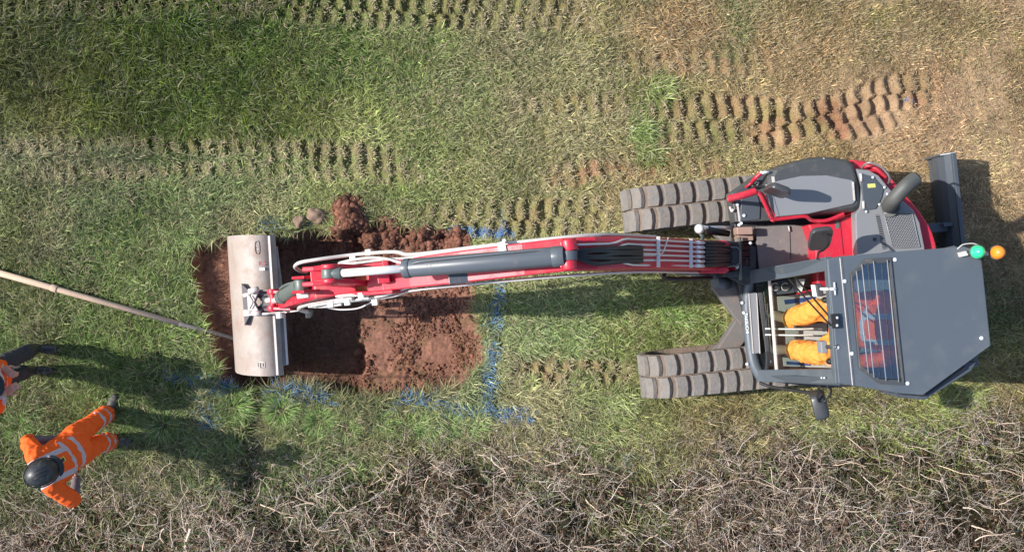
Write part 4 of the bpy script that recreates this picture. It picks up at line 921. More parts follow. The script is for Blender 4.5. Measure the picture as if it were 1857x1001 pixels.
MB().pxprism([(1515, 400), (1521, 399), (1522, 414), (1516, 415)], 1.332, 1.335).build('cover_label', M['olive'], rt)
MB().pxprism([(1545, 388), (1551, 386), (1558, 458), (1552, 460)], 1.30, 1.38).build('cover_edge', M['pale'], rt, bevel=0.01)
mirror(W(1487, 432, 1.95), (1, 0.12, 0), 0.20, 0.26, 0.06, (0.1, 0.9, 0), 'cab_mirror', [W(1486, 425, 1.97), W(1499, 424, 2.1), W(1503, 440, 2.2), W(1495, 453, 2.3), W(1484, 457, 2.35), W(1482, 470, 2.38)], 'small black mirror on a looped arm above the red tank cover')
# swing post, front deck, hoses
MB().pxprism([(1292, 522), (1345, 592), (1366, 560), (1356, 488), (1330, 480)], 0.70, 0.82).build('front_apron', M['muddy'], ex, bevel=0.01)
sw = MB(); sw.pxprism([(1312, 446), (1352, 440), (1372, 448), (1372, 508), (1352, 518), (1312, 498)], 0.58, 0.70); sw.pxprism([(1312, 446), (1352, 440), (1372, 448), (1372, 508), (1352, 518), (1312, 498)], 1.0, 1.10); sw.cyl(W(1340, 475, 0.55), W(1340, 475, 1.12), 0.09, n=20)
sw.pxprism([(1308, 436), (1338, 438), (1338, 446), (1308, 446)], 0.65, 1.30).pxprism([(1312, 492), (1340, 492), (1340, 502), (1312, 502)], 0.65, 1.30)
sw.build('swing_post', M['blackmetal'], ex, bevel=0.012)
MB().pxprism([(1316, 448), (1342, 448), (1342, 482), (1316, 482)], 1.26, 1.34).build('hose_guard', M['blackmetal'], ex, bevel=0.01)
gg = MB().tube([W(1312, 449, 1.36), W(1342, 448, 1.36), W(1342, 482, 1.36), W(1314, 483, 1.36), W(1312, 449, 1.36)], 0.010, 8, 1); gg.tube([W(1341, 430, 1.2), W(1343, 508, 1.2)], 0.018); gg.build('guard_hoop', M['olive'], ex)
for i, (x, y) in enumerate(((1334, 440), (1336, 485), (1361, 441), (1337, 484))): MB().ball(W(x, y, 1.25), 0.017, 10, 6).build('guard_bolt', M['bolt'], ex)

# --- boom
BX = [1330, 1306, 1260, 1200, 1150, 1100, 1060, 1020, 960, 850, 760, 680]
BY = [470, 468, 465, 463, 461.5, 461, 461.5, 463, 470, 483, 494, 504]
BZ = [0.92, 1.10, 1.52, 2.05, 2.42, 2.68, 2.80, 2.84, 2.80, 2.62, 2.40, 2.16]
BH_ = [0.20, 0.26, 0.32, 0.34, 0.36, 0.38, 0.40, 0.40, 0.38, 0.34, 0.30, 0.24]
LAT = Vector((0.09, -0.996, 0))
bp_ = [W(x, y, z) for x, y, z in zip(BX, BY, BZ)]
bm_ = MB(); bm_.rsweep(bp_[:1]+bp_[1:], [0.24, 0.26, 0.27, 0.27, 0.26, 0.26, 0.26, 0.26, 0.26, 0.26, 0.25, 0.25], BH_, LAT)
boom = bm_.build('boom', M['red'], ex, bevel=0.012)
def zb(px): return float(np.interp(px, BX[::-1], BZ[::-1]))
def hb(px): return float(np.interp(px, BX[::-1], BH_[::-1]))
def ztop(px):
    a, b = W(px-12, 460, zb(px-12)), W(px+12, 460, zb(px+12)); d = b-a; return zb(px)+hb(px)/2*d.length/max(0.2, abs(d.x))
for y0, y1 in ((436, 448), (484, 496)): lug = MB(); lug.pxprism([(1270, y0), (1316, y0), (1324, (y0+y1)/2), (1316, y1), (1270, y1)], 0.95, 1.5); lug.build('boom_lug', M['red'], boom, bevel=0.012)
for x0, dz in ((678, 0),):
    for yy in (480, 531): lug = MB(); lug.rsweep([W(730, yy-4, 2.33), W(690, yy-1, 2.2), W(640, yy, 2.02)], 0.035, [0.28, 0.26, 0.22], LAT); lug.build('boom_fork', M['red'], boom, bevel=0.012)
bs = MB(); bs.cyl(W(1030, 434, 3.16), W(1034, 455, 3.16), 0.062, n=20).cyl(W(1031, 472, 3.16), W(1033, 489, 3.16), 0.062, n=20)
for y in (441, 481): bs.rsweep([W(1030, y, 2.9), W(1030, y, 3.2)], 0.04, 0.12, LAT)
bs.build('cylinder_boss', M['red'], boom, bevel=0.008)
MB().box(W(700, 478, 2.46), (0.05, 0.05, 0.10), Fd, Lf).build('boom_block', M['red'], boom, bevel=0.006)
MB().box(W(697, 506, 2.44), (0.10, 0.07, 0.10), Fd, Lf).build('boom_block', M['red'], boom, bevel=0.006)
# arm cylinder on top of the boom
ac_ = MB().cyl(W(1018, 464.5, 3.17), W(733, 487, 2.86), 0.076, n=28); ac_.cyl(W(1024, 464, 3.17), W(1002, 466, 3.15), 0.081, n=28).cyl(W(745, 486, 2.875), W(732, 487, 2.86), 0.081, n=28)
ac_.cyl(W(1031, 455, 3.16), W(1031.5, 472, 3.16), 0.068, n=20)
cyo = ac_.build('arm_cylinder', M['cyl'], ex, bevel=0.004)
MB().cyl(W(733, 487, 2.86), W(618, 495.5, 2.62), 0.034, n=20).build('cylinder_rod', M['chrome'], cyo)
MB().cyl(W(597, 488, 2.60), W(598, 505, 2.60), 0.066, n=20).cyl(W(620, 495.5, 2.62), W(600, 496.5, 2.60), 0.05, 0.06, n=18).build('rod_eye', M['olive'], cyo, bevel=0.006)
MB().tube([W(1000, 452, 3.19), W(960, 454, 3.18), W(760, 474, 2.98), W(748, 478, 2.95)], 0.010, 8).build('cylinder_line', M['cyl'], cyo)
bc = MB().pxprism([(812, 493), (893, 489), (895, 508), (814, 516)], 2.62, 2.80).build('valve_cover', M['grey'], boom, bevel=0.008)
MB().ball(W(889, 494, 2.80), (0.014, 0.014, 0.008), 10, 4, lo=0).build('cover_bolt', M['bolt'], bc)
# lift cylinder under the boom
lc = MB().cyl(W(1330, 500, 0.72), W(1200, 480, 1.55), 0.065, n=20).cyl(W(1200, 480, 1.55), W(1110, 472, 2.36), 0.038, n=16)
lc.build('lift_cylinder', M['cyl'], ex)
MB().cyl(W(1296, 512, 0.95), W(1320, 514, 0.85), 0.06, n=18).build('swing_cylinder', M['cyl'], ex)
MB().tube([W(1205, 498, 1.75), W(1202, 505, 1.6), W(1240, 506, 1.5), W(1290, 504, 1.1)], 0.02, 10).build('lift_hose', M['black'], ex)
# pipes on the boom
_bxw = [p.x for p in bp_]
def T(px, lat, off=0.015):
    """point above the boom's upper face whose picture column is about px (solved along the boom line)"""
    def at(st):
        i = max(0, min(len(BX)-2, next((k for k in range(len(BX)-1) if BX[k] >= st >= BX[k+1]), 0))); t = (BX[i]-st)/(BX[i]-BX[i+1])
        c = bp_[i].lerp(bp_[i+1], t); d = (bp_[max(i-1, 0)]-bp_[min(i+2, len(bp_)-1)]).normalized(); l = LAT.normalized(); u = l.cross(d).normalized(); u = u if u.z > 0 else -u
        h = BH_[i]+(BH_[i+1]-BH_[i])*t; return c+u*(h/2+off)+l*lat
    lo, hi = 700., 1325.
    for _ in range(30):
        m = (lo+hi)/2; v = at(m); X_ = 928.5+v.x*F/(H-v.z)
        if X_ < px: lo = m
        else: hi = m
    return at((lo+hi)/2)
for k in range(6):
    la = -0.105+0.042*k
    pts = [T(1290, la), T(1240, la), T(1200, la), T(1155, la)]
    if k in (0, 1): pts += [T(1133, la-.004), T(1112, la+.035, .02), T(1075, la+.035, .03), T(1046, la+.035, .05)]
    elif k == 5: pts = [T(1290, la), T(1150, la), T(1132, la-.01), T(1114, la-.04)]
    elif k == 4: pts[-1] = T(1128, la)
    MB().tube(pts, 0.0095, 8, 1).build('hydraulic_pipe', M['pipe'], boom)
    MB().cyl(T(1262, la), T(1276, la), 0.016, n=10).build('pipe_fitting', M['bolt'], boom)
for x in (1194, 1253):
    MB().rsweep([T(x, -0.135, .032), T(x, 0.125, .032)], 0.030, 0.012).build('pipe_clamp', M['pipe'], boom, bevel=0.003)
MB().tube([T(1212, -.13, .03), T(1207, -.06, .035), T(1202, .01, .035), T(1190, .015, .035), T(1160, .01, .03)], 0.006, 6).build('grease_line', M['pipe'], boom)
for k in range(5):
    la = -0.035+0.026*k; w_ = .019
    MB().tube([T(1164, la*1.0, .02), T(1125, la+.01*math.sin(k*2.3), .03), T(1090, la*1.1+.012*math.cos(k*3), .045), T(1058, la*.7, .05), T(1044, la*.5, .04)], w_, 8).build('hydraulic_hose', M['black'], boom)
# pale pipes along both flanks
up1 = [(1188, 428, .02), (1100, 423, .04), (1040, 427, .04), (905, 441, .04), (740, 462, .04), (722, 455, .04), (700, 455, .04), (640, 461, .0), (580, 470, .05), (545, 477, .02)]
MB().tube([W(x, y+2, zb(x)+dz+0.05) for x, y, dz in up1[:-3]]+[W(640, 462, 2.15), W(580, 470, 2.22), W(542, 476, 2.2), W(533, 484, 2.1), W(545, 492, 1.95), W(556, 493, 1.85)], 0.017, 10, 3).build('flank_pipe', M['pipe'], boom)
MB().tube([W(1185, 432, zb(1185)+.1), W(1040, 431, zb(1040)+.12), W(900, 448, zb(900)+.10), W(738, 469, zb(738)+.12), W(700, 470, 2.38), W(640, 478, 2.3), W(614, 478, 2.2)], 0.012, 8, 2).build('flank_pipe', M['pipe'], boom)
MB().tube([W(732, 478, 2.5), W(700, 469, 2.45), W(672, 467, 2.4), W(640, 471, 2.3), W(616, 477, 2.2)], 0.013, 8, 2).build('flank_pipe', M['pipe'], boom)
MB().tube([W(1268, 494, zb(1268)+.0), W(1160, 492, zb(1160)+.05), W(1040, 499, zb(1040)+.02), W(900, 511, zb(900)+0.0), W(745, 526, zb(745)), W(720, 536, 2.2), (W(690, 541, 2.12)), W(630, 547, 1.95), W(560, 556, 1.85)], 0.012, 8, 2).build('flank_pipe', M['pipe'], boom)
MB().tube([W(812, 504, 2.55), W(740, 509, 2.5), W(712, 520, 2.4), W(690, 530, 2.3), W(660, 534, 2.2), W(610, 537, 2.1)], 0.017, 10, 3).build('flank_pipe', M['pipe'], boom)
MB().tube([W(812, 514, 2.48), W(745, 519, 2.42), W(705, 534, 2.25), W(670, 541, 2.12), W(600, 549, 1.98), W(566, 554, 1.9)], 0.014, 10, 2).build('flank_pipe', M['pipe'], boom)
MB().pxprism([(902, 440), (916, 437), (919, 455), (904, 457)], zb(910)+.17, zb(910)+.23).pxprism([(911, 434), (917, 433), (918, 440), (912, 441)], zb(910)+.1, zb(910)+.2).build('pipe_bracket', M['white'], boom, bevel=0.004)
for x, y in ((668, 458), (640, 470), (655, 536), (630, 548), (600, 552), (680, 548)):
    MB().box(W(x, y, 2.22), (0.05, 0.055, 0.05), Fd, Lf).build('pipe_clip', M['white'], boom, bevel=0.006)
MB().tube([W(676, 547, 2.0), W(650, 560, 1.9), W(615, 562, 1.8), (W(585, 556, 1.8))], 0.008, 6).build('thin_line', M['pipe'], boom)
MB().tube([W(1035, 434, 2.9), W(1090, 428, 2.82)], 0.008).build('thin_line', M['pipe'], boom)
# hoses from boom foot over the swing post into the house
for k in range(8):
    y0 = 438+k*6.2; c = random.uniform(-3, 3)
    MB().tube([T(1278, -.11+.03*k, .015), T(1300, -.11+.03*k, .08), W(1330, y0*0.75+117+c, 1.22+0.02*(k % 3)), W(1356, y0*0.9+46-c, 1.10), W(1378, y0*1.05-16, 0.98)], 0.018, 10, 2).build('hydraulic_hose', M['black'], ex)
MB().tube([T(1268, .06, .02), T(1284, .03, .05), T(1290, .08, .04), T(1272, .11, .02)], 0.006, 6).build('cable_loop', M['black'], ex)
# boom lamp on its stalk
bl_ = MB().ball(W(1268, 415, 1.30), (0.043, 0.043, 0.03), 18, 8, lo=0).build('front_lamp', M['white'], ex)
MB().cyl(W(1268, 415, 1.22), W(1268, 415, 1.30), 0.05, n=20).tube([W(1270, 422, 1.22), W(1275, 430, 1.25), W(1272, 440, 1.5)], 0.02).build('lamp_housing', M['olive'], bl_)
MB().cyl(W(1282, 417, 1.1), W(1322, 424, 1.05), 0.045, 0.03, n=16).build('side_cylinder', M['black'], ex); MB().cyl(W(1275, 413, 1.12), W(1330, 413, 1.05), 0.018, n=12).build('side_rod', M['chrome'], ex)

# --- arm (stick), going down to the bucket
AP = [(655, 510, 2.02), (600, 519, 1.95), (560, 532, 1.62), (535, 540, 1.2), (512, 547, 0.78)]
arm = MB().rsweep([W(*p) for p in AP], [0.19, 0.20, 0.19, 0.17, 0.16], [0.26, 0.40, 0.34, 0.24, 0.16], LAT).build('arm', M['red'], ex, bevel=0.012)
al = MB()
for y in (484, 510): al.rsweep([W(650, y+5, 2.12), W(600, y+1, 2.42), W(585, y+1.5, 2.52)], 0.045, [0.3, 0.26, 0.20], LAT)
al.cyl(W(598, 479, 2.60), W(598.5, 488, 2.60), 0.075, n=20).cyl(W(599, 505, 2.60), W(599.5, 514, 2.60), 0.075, n=20)
for y in (484, 511): al.rsweep([W(606, y+2, 2.44), W(575, y+3.5, 2.46), W(562, y+4, 2.42)], 0.04, [0.26, 0.22, 0.2], LAT)
al.build('arm_bracket', M['red'], arm, bevel=0.01)
MB().pxprism([(562, 492), (590, 490), (590, 513), (564, 515)], 2.10, 2.34).build('arm_web', M['red'], arm, bevel=0.008)
ar = MB()
for y in (504, 530): ar.rsweep([W(566, y-2, 2.25), W(548, y-1, 2.16), W(536, y, 2.06)], 0.025, [0.18, 0.12, 0.08], LAT)
ar.build('pin_plate', M['red'], arm, bevel=0.006)
MB().cyl(W(546, 507, 2.08), W(547.5, 527, 2.08), 0.062, n=20).build('pin_bush', M['olive'], arm, bevel=0.006)
bcy = MB().cyl(W(544, 517, 2.05), W(514, 537, 1.36), 0.062, n=24).cyl(W(515, 536, 1.40), W(510, 539, 1.30), 0.068, n=24).build('bucket_cylinder', M['olive'], arm, bevel=0.004)
MB().cyl(W(511, 538, 1.32), W(497, 546, 0.98), 0.032, n=16).build('bucket_rod', M['chrome'], bcy)
MB().tube([W(535, 512, 1.95), W(522, 515, 1.85), W(512, 520, 1.6), W(508, 524, 1.5)], 0.012).build('cylinder_line', M['olive'], bcy)
MB().box(W(551, 533, 1.98), (0.11, 0.08, 0.10), Fd, Lf).build('hose_manifold', M['pale'], arm, bevel=0.01)
MB().tube([W(640, 541, 2.1), W(590, 545, 1.9), W(560, 551, 1.75), W(545, 556, 1.6), W(541, 561, 1.5), W(556, 565, 1.4)], 0.020, 10).build('hitch_hose', M['pipe'], arm)
MB().tube([W(560, 556, 1.7), W(585, 557, 1.85), W(620, 552, 2.0)], 0.012, 8).build('hitch_hose', M['pipe'], arm)
MB().cyl(W(558, 566, 1.2), W(568, 568, 1.2), 0.035, n=14).box(W(560, 572, 1.2), (0.05, 0.05, 0.05), Fd, Lf).build('hose_coupling', M['blackmetal'], arm, bevel=0.004)
# links and hitch
lk = MB()
for y in (529, 559):
    lk.rsweep([W(494, y, 0.98), W(530, y+1, 1.05)], 0.03, 0.07, LAT)
    lk.cyl(W(494, y-5, 0.98), W(494.5, y+5, 0.98), 0.048, n=16); lk.cyl(W(498, y-5, 0.72), W(498.5, y+5, 0.72), 0.045, n=16)
    lk.rsweep([W(495, y, 0.98), W(490, y, 0.72)], 0.03, 0.07, LAT)
lk.cyl(W(494, 524, 0.98), W(496, 566, 0.98), 0.030, n=14)
lk.build('bucket_link', M['red'], arm, bevel=0.005)
MB().cyl(W(508, 567, 0.95), W(509, 577, 0.95), 0.045, n=16).box(W(508, 572, 0.95), (0.03, 0.06, 0.09), Fd, Lf).build('pin_cap', M['pale'], arm, bevel=0.004)

# --- grading bucket with quick hitch
bprof = [(507, .36), (494, .45), (480, .485), (462, .475), (444, .42), (431, .32), (422, .17), (419, 0.0), (423, -.13), (433, -.24), (450, -.31), (475, -.335), (500, -.34)]
bxz = [((px-928.5)*(H-z)/F, z) for px, z in bprof]
bl_lat = Vector((0.062, -0.998, 0)); bdir = Vector((0.998, 0.062, 0)); cy0 = -0.31
def bpt(x, z, s): c = Vector((x, cy0, z))+bl_lat*s; return c
inner = []
for i, (x, z) in enumerate(bxz):
    a = bxz[max(i-1, 0)]; b = bxz[min(i+1, len(bxz)-1)]; t = Vector((b[0]-a[0], b[1]-a[1])).normalized(); inner.append((x-t.y*0.018, z+t.x*0.018))
hwB = 0.742; bk = MB(); n = len(bxz)
vs = [bpt(x, z, s) for s in (-hwB, hwB) for x, z in bxz+inner[::-1]]; m = 2*n
bk.add(vs, [(i, (i+1) % m, m+(i+1) % m, m+i) for i in range(m)], True); bk.add(vs[:m], [tuple(range(m))]); bk.add(vs[m:], [tuple(range(m))])
bucket = bk.build('bucket', M['bucket'], ex)
mdf = bucket.modifiers.new('es', 'EDGE_SPLIT'); mdf.split_angle = R(40)
for s in (-hwB+0.013, hwB-0.013):
    sp_ = MB(); o = [bpt(x, z, s-0.011) for x, z in [(x_*0.985-0.037, z_*0.97) for x_, z_ in bxz]]; p = [v+bl_lat*0.022 for v in o]
    sp_.add(o+p, [tuple(range(n)), tuple(range(2*n-1, n-1, -1))]+[(i, (i+1) % n, n+(i+1) % n, n+i) for i in range(n)]); sp_.build('side_plate', M['bucket'], bucket)
# stiffener lip on the right of the seam
x0 = bxz[1][0]; MB().rsweep([bpt(x0+0.010, 0.452, -hwB+.01), bpt(x0+0.010, 0.452, hwB-.01)], 0.022, 0.016, Fd).build('seam_bead', M['pale'], bucket)
li = MB(); xl = bxz[0][0]
li.prism([bpt(xl-0.05, 0, -hwB+0.09), bpt(xl+0.012, 0, -hwB+0.12), bpt(xl+0.045, 0, -0.10), bpt(xl+0.045, 0, hwB-0.11), bpt(xl-0.05, 0, hwB-0.08)], 0.33, 0.355); li.build('lip_plate', M['bucket'], bucket, bevel=0.004)
MB().rsweep([bpt(xl+0.045, .36, -0.1), bpt(xl+0.045, .36, hwB-0.11)], 0.02, 0.02, Fd).build('lip_edge', M['pale'], bucket)
MB().rsweep([bpt(bxz[-1][0]-0.06, -.335, -hwB), bpt(bxz[-1][0]-0.06, -.335, hwB)], 0.15, 0.02, Fd).build('cutting_edge', M['pale'], bucket)
def bsurf(px): 
    xs_ = [b[0] for b in bprof[:7]][::-1]; zs_ = [b[1] for b in bprof[:7]][::-1]; return float(np.interp(px, xs_, zs_))
tx = Vector((0.062, -0.998, 0)); ty = Vector((0.96, 0.06, 0.0)).normalized()
def on_b(px, py, up=0.004): return W(px, py, bsurf(px)+up)
# name plate with raised rim, red sticker, weld numbers
pl_ = MB(); c = on_b(466.5, 449); ring = []
for a in range(28):
    t = 2*math.pi*a/28; ring.append(c+tx*(0.068*math.copysign(abs(math.cos(t))**0.7, math.cos(t)))+ty*(0.024*math.copysign(abs(math.sin(t))**0.7, math.sin(t)))+UP*0.006)
pl_.tube(ring+[ring[0]], 0.006, 8, 0); plo = pl_.build('name_plate', M['bucket'], bucket)
text_obj('plate_lettering', 'GEITH', c+UP*0.004, 0.034, tx, ty, M['pale'], bucket, 0.003)
text_obj('bucket_sticker', 'K2', on_b(475, 478, 0.004), 0.062, (1, 0.05, 0), (-0.05, 1, 0), M['redlabel'], bucket, 0.001)
MB().pxprism([(470, 485.5), (480, 485), (480.5, 490.5), (471, 491)], bsurf(475)+.001, bsurf(475)+.004).build('small_sticker', M['pale'], bucket)
wt = MB(); cc = on_b(475.5, 662, 0.003)
wt.tube([cc+ty*a_+tx*b_ for a_, b_ in ((-.028, -.03), (-.028, .03), (.028, .03), (.028, -.03), (-.028, -.03))], 0.004, 6, 0); wt.build('weld_square', M['pale'], bucket)
text_obj('weld_number', '2', cc, 0.048, ty, -tx, M['pale'], bucket, 0.003); text_obj('weld_number', 'I', on_b(466.5, 662, 0.004), 0.058, ty, -tx, M['pale'], bucket, 0.003); text_obj('weld_number', 'I', on_b(485.5, 661, 0.003), 0.06, ty, -tx, M['bucket_dark'], bucket, 0.003)
# hanger and hitch
for y0, y1 in ((513, 530), (568, 593)):
    pass
gus = MB(); gus.prism([W(x, y, .44) for x, y in [(440, 514), (457, 529), (458, 568), (446, 590)]], [0.40]*4, [0.50, 0.50, 0.50, 0.50]); gus.build('hanger_gusset', M['bucket_dark'], bucket, bevel=0.004)
hi = MB()
for y in (526, 568):
    hi.prism([W(x, yy, .7) for x, yy in [(452, y), (505, y-1.5), (505, y+1.5), (452, y+3)]], 0.46, [0.60, 0.78, 0.78, 0.60])
hi.prism([W(x, yy, .6) for x, yy in [(462, 528), (496, 527), (497, 567), (463, 567), (474, 548)]], 0.44, 0.60)
hit = hi.build('quick_hitch', M['bucket_dark'], arm, bevel=0.005)
MB().prism([W(x, yy, .64) for x, yy in [(449, 536), (462, 528), (469, 529), (461, 548), (470, 566), (462, 569), (450, 562)]], 0.56, 0.65).build('hitch_latch', M['pale'], hit, bevel=0.006)
MB().cyl(W(442, 536, .62), W(455, 533, .64), 0.022, n=12).build('hitch_pin', M['pale'], hit)
MB().cyl(W(443, 565, .62), W(458, 566, .64), 0.022, n=12).build('hitch_pin', M['pale'], hit)
MB().cyl(W(452, 529, .68), W(468, 524, .70), 0.03, n=12).build('hitch_pin', M['pale'], hit)
MB().cyl(W(458, 568, .66), W(472, 568, .68), 0.028, n=12).build('hitch_pin', M['pale'], hit)
MB().tube([W(453, 536, .67), W(460, 547, .67), W(453, 560, .67)], 0.005, 6, 1).build('safety_bar', M['blackmetal'], hit)
for y in (538, 557): MB().rsweep([W(468, y, .602), W(484, y, .602)], 0.028, 0.006).build('hitch_slot', M['black'], hit)
MB().cyl(W(484, 545, .72), W(498, 543, .80), 0.028, n=12).build('hitch_stop', M['pale'], hit)
MB().rsweep([W(444, 571, .56), W(512, 567, .78), W(545, 562, 1.0)], 0.018, 0.03).build('hitch_bar', M['pale'], hit)

# --- cab
cab = empty('cab', (0, 0, 0)); cab.parent = ex
ZR = 2.50
roof_px = [(1500, 469), (1523, 465), (1620, 457), (1748, 447), (1778, 456), (1783, 492), (1797, 626), (1674, 716), (1631, 713), (1521, 695)]
sk_px = [(1569, 471), (1615, 468), (1639, 697), (1595, 695), (1558, 667), (1542, 498)]
cabr = prism_holes(MB(), P(roof_px, ZR), [P(sk_px, ZR)], ZR-0.055, ZR).build('cab_roof', M['roofgrey'], cab, bevel=0.008)
# shallow swages across the roof
for (x0, y0, x1, y1) in ((1523, 468, 1546, 698), (1526, 467, 1549, 699)): MB().rsweep([W(x0, y0, ZR+.001), W(x1, y1, ZR+.001)], 0.007, 0.006).build('roof_swage', M['roofgrey'] if x0 == 1526 else M['pale'], cabr)
for x, y in ((1623, 471), (1532, 510), (1545, 641), (1646, 695), (1780, 613), (1519, 630), (1513, 524)):
    MB().ball(W(x, y, ZR), (0.018, 0.018, 0.012), 12, 5, lo=0).build('roof_bolt', M['bolt'], cabr)
for x, y in ((1471, 478), (1475, 478), (1490, 685), (1495, 685)): MB().ball(W(x, y, 2.36-(1500-x)*0.0098+.0), (0.010, 0.010, 0.01), 8, 4).build('frame_rivet', M['bolt'], cabr)
def ringtube(mb, pts, r): return mb.tube(pts+[pts[0], pts[1]], r, 8, 0)
skf = MB(); sp0 = P(sk_px, ZR); cs = sum(sp0, Vector())/6; inn = [cs+(p-cs)*0.945 for p in sp0]
skf = prism_holes(MB(), [cs+(p-cs)*1.01 for p in sp0], [[cs+(p-cs)*0.93 for p in sp0]], ZR-0.02, ZR+0.014).build('skylight_frame', M['hoodrim'], cab, bevel=0.004)
MB().prism([cs+(p-cs)*0.96 for p in sp0], ZR-0.035, ZR-0.028).build('skylight', M['skyglass'], cab)
gb = MB()
for x0, y0, x1, y1 in ((1553, 492, 1575, 676), (1563, 480, 1585, 684), (1584, 474, 1607, 690), (1609, 472, 1630, 692)): gb.tube([W(x0, y0, ZR+0.012), W(x0, y0, ZR+.035), W(x1, y1, ZR+.035), W(x1, y1, ZR+0.012)], 0.0045, 8, 1)
gb.build('roof_guard', M['hood'], cab)
# front frame
fr = MB()
fr.rsweep([W(1503, 478, 2.45), W(1430, 491, 1.70), W(1356, 503, 0.98)], [0.115, 0.125, 0.13], [0.06, 0.07, 0.08], LAT)
fr.rsweep([W(1521, 682, 2.45), W(1450, 681, 1.70), W(1378, 681, 0.98)], [0.125, 0.12, 0.12], [0.06, 0.07, 0.08], LAT)
fr.rsweep([W(1507, 470, 2.45), W(1523, 694, 2.45)], 0.10, 0.09)
fr.tube([W(1362, 502, 0.98), W(1355, 540, 0.94), W(1358, 600, 0.94), W(1366, 660, 0.96), W(1381, 684, 0.98)], 0.055, 12, 2)
fr.build('front_frame', M['roofgrey'], cab, bevel=0.012)
MB().pxprism([(1358, 532), (1372, 530), (1378, 640), (1366, 642)], 1.0, 1.06).build('sill_cover', M['hood'], cab, bevel=0.008)
for x0, x1 in ((1358, 1366), (1372, 1378)): MB().rsweep([W(x0, 532, 1.065), W(x1, 641, 1.065)], 0.007, 0.006).build('sill_edge', M['pale'], cab)
text_obj('front_lettering', 'TAKEUCHI', W(1354, 586, 1.005), 0.042, (0.09, -0.99, 0), (0.92, 0.09, 0.35), M['white'], cab, 0.004)
for x, y in ((1346, 549), (1355, 660), (1349, 567)): MB().ball(W(x, y, 0.98), 0.018, 10, 6).build('sill_bolt', M['bolt'], cab)
MB().add([W(1500, 488, 2.43), W(1521, 672, 2.43), W(1409, 672, 1.32), W(1396, 506, 1.32)], [(0, 1, 2, 3)]).build('windscreen', M['glass'], cab)
MB().add([W(1395, 506, 1.30), W(1408, 672, 1.30), W(1380, 676, 0.99), W(1364, 508, 0.99)], [(0, 1, 2, 3)]).build('lower_windscreen', M['lowglass'], cab)
MB().rsweep([W(1395, 505, 1.32), W(1408, 671, 1.32)], 0.026, 0.022).build('windscreen_bar', M['pale'], cab, bevel=0.003)
# sides and back: deck line up to the roof line
def wallpt(pr, pb, t, z): a, b = Vector(pr), Vector(pb); k = (ZR-0.05-z)/(ZR-0.05-1.0); v = a.lerp(b, k); return v
right_top = [W(1503, 474, 2.45), W(1620, 462, 2.45), W(1735, 453, 2.45)]; right_bot = [W(1360, 500, 0.98), W(1500, 490, 0.98), W(1600, 482, 0.98)]
left_top = [W(1524, 690, 2.45), W(1625, 706, 2.45), W(1665, 708, 2.45)]; left_bot = [W(1380, 684, 0.98), W(1510, 682, 0.98), W(1585, 688, 0.98)]
rear_top = [W(1788, 622, 2.45), W(1776, 462, 2.45)]; rear_bot = [W(1668, 620, 0.98), W(1655, 486, 0.98)]
sd_ = MB(); gl_ = MB()
def side(tops, bots, low=0.42):
    for k, (t, b) in enumerate(zip(tops, bots)): sd_.rsweep([t, b], 0.07, 0.05)
    for (t0, b0), (t1, b1) in zip(list(zip(tops, bots))[:-1], list(zip(tops, bots))[1:]):
        m0, m1 = b0.lerp(t0, low), b1.lerp(t1, low); th = (b1-b0).cross(UP).normalized()*0.02
        sd_.add([b0, b1, m1, m0, b0+th, b1+th, m1+th, m0+th], [(0, 1, 2, 3), (7, 6, 5, 4), (0, 4, 5, 1), (1, 5, 6, 2), (2, 6, 7, 3), (3, 7, 4, 0)])
        gl_.add([m0, m1, t1, t0], [(0, 1, 2, 3)])
side(right_top, right_bot, 0.35); side(left_top, left_bot, 0.12); side([left_top[-1]]+rear_top+[right_top[-1]], [left_bot[-1]]+rear_bot+[right_bot[-1]], 0.5)
sd_.build('cab_wall', M['grey'], cab, bevel=0.006); gl_.build('side_glass', M['skyglass'], cab)
MB().pxprism([(1600, 712), (1634, 721), (1678, 725), (1762, 672), (1772, 655), (1700, 660)], 2.30, 2.40).build('roof_skirt', M['grey'], cab, bevel=0.01)
MB().pxprism([(1610, 710), (1640, 716), (1676, 719), (1752, 668), (1740, 655)], 2.402, 2.44).build('roof_seal', M['black'], cab)
MB().tube([W(1378, 694, 1.2), W(1400, 702, 1.3), W(1450, 709, 1.6), W(1478, 714, 1.75)], 0.016, 8).build('mirror_stay', M['black'], cab)
# left mirror
mo = mirror(W(1487, 733, 1.80), W(1493, 757, 1.8)-W(1481, 711, 1.8), 0.25, 0.30, 0.12, (-0.35, 0.0, 0), 'side_mirror', [W(1486, 700, 2.1), W(1484, 704, 2.05), W(1482, 728, 1.95), W(1495, 729, 1.93), W(1506, 716, 2.0), W(1508, 706, 2.1), W(1500, 700, 2.15)], 'large black mirror standing out on the door side of the cab')
# worklights and wipers
wl = MB().pxprism([(1479, 516), (1491, 514), (1495, 536), (1483, 538)], 2.22, 2.36).build('work_light', M['rubberpad'], cab, bevel=0.01)
MB().pxprism([(1477, 517), (1479.5, 516.5), (1483, 537), (1480.5, 538)], 2.24, 2.34).build('light_lens', M['white'], wl)
MB().tube([W(1489, 524, 2.36), W(1500, 524, 2.45), W(1513, 524, 2.53)], 0.014).tube([W(1513, 512, 2.51), W(1515, 535, 2.51)], 0.008).build('light_bracket', M['chrome'], wl)
wl2 = MB().pxprism([(1488, 619), (1500, 618), (1502, 640), (1490, 641)], 2.26, 2.38).build('work_light', M['hood'], cab, bevel=0.01)
MB().tube([W(1500, 629, 2.38), W(1519, 629, 2.51)], 0.018).build('light_bracket', M['rubberpad'], wl2)
wp = MB().tube([W(1442, 504, 1.80), W(1470, 535, 2.1), W(1512, 583, 2.52)], 0.008, 6).tube([W(1432, 507, 1.72), W(1460, 540, 2.05), W(1506, 590, 2.50)], 0.008, 6)
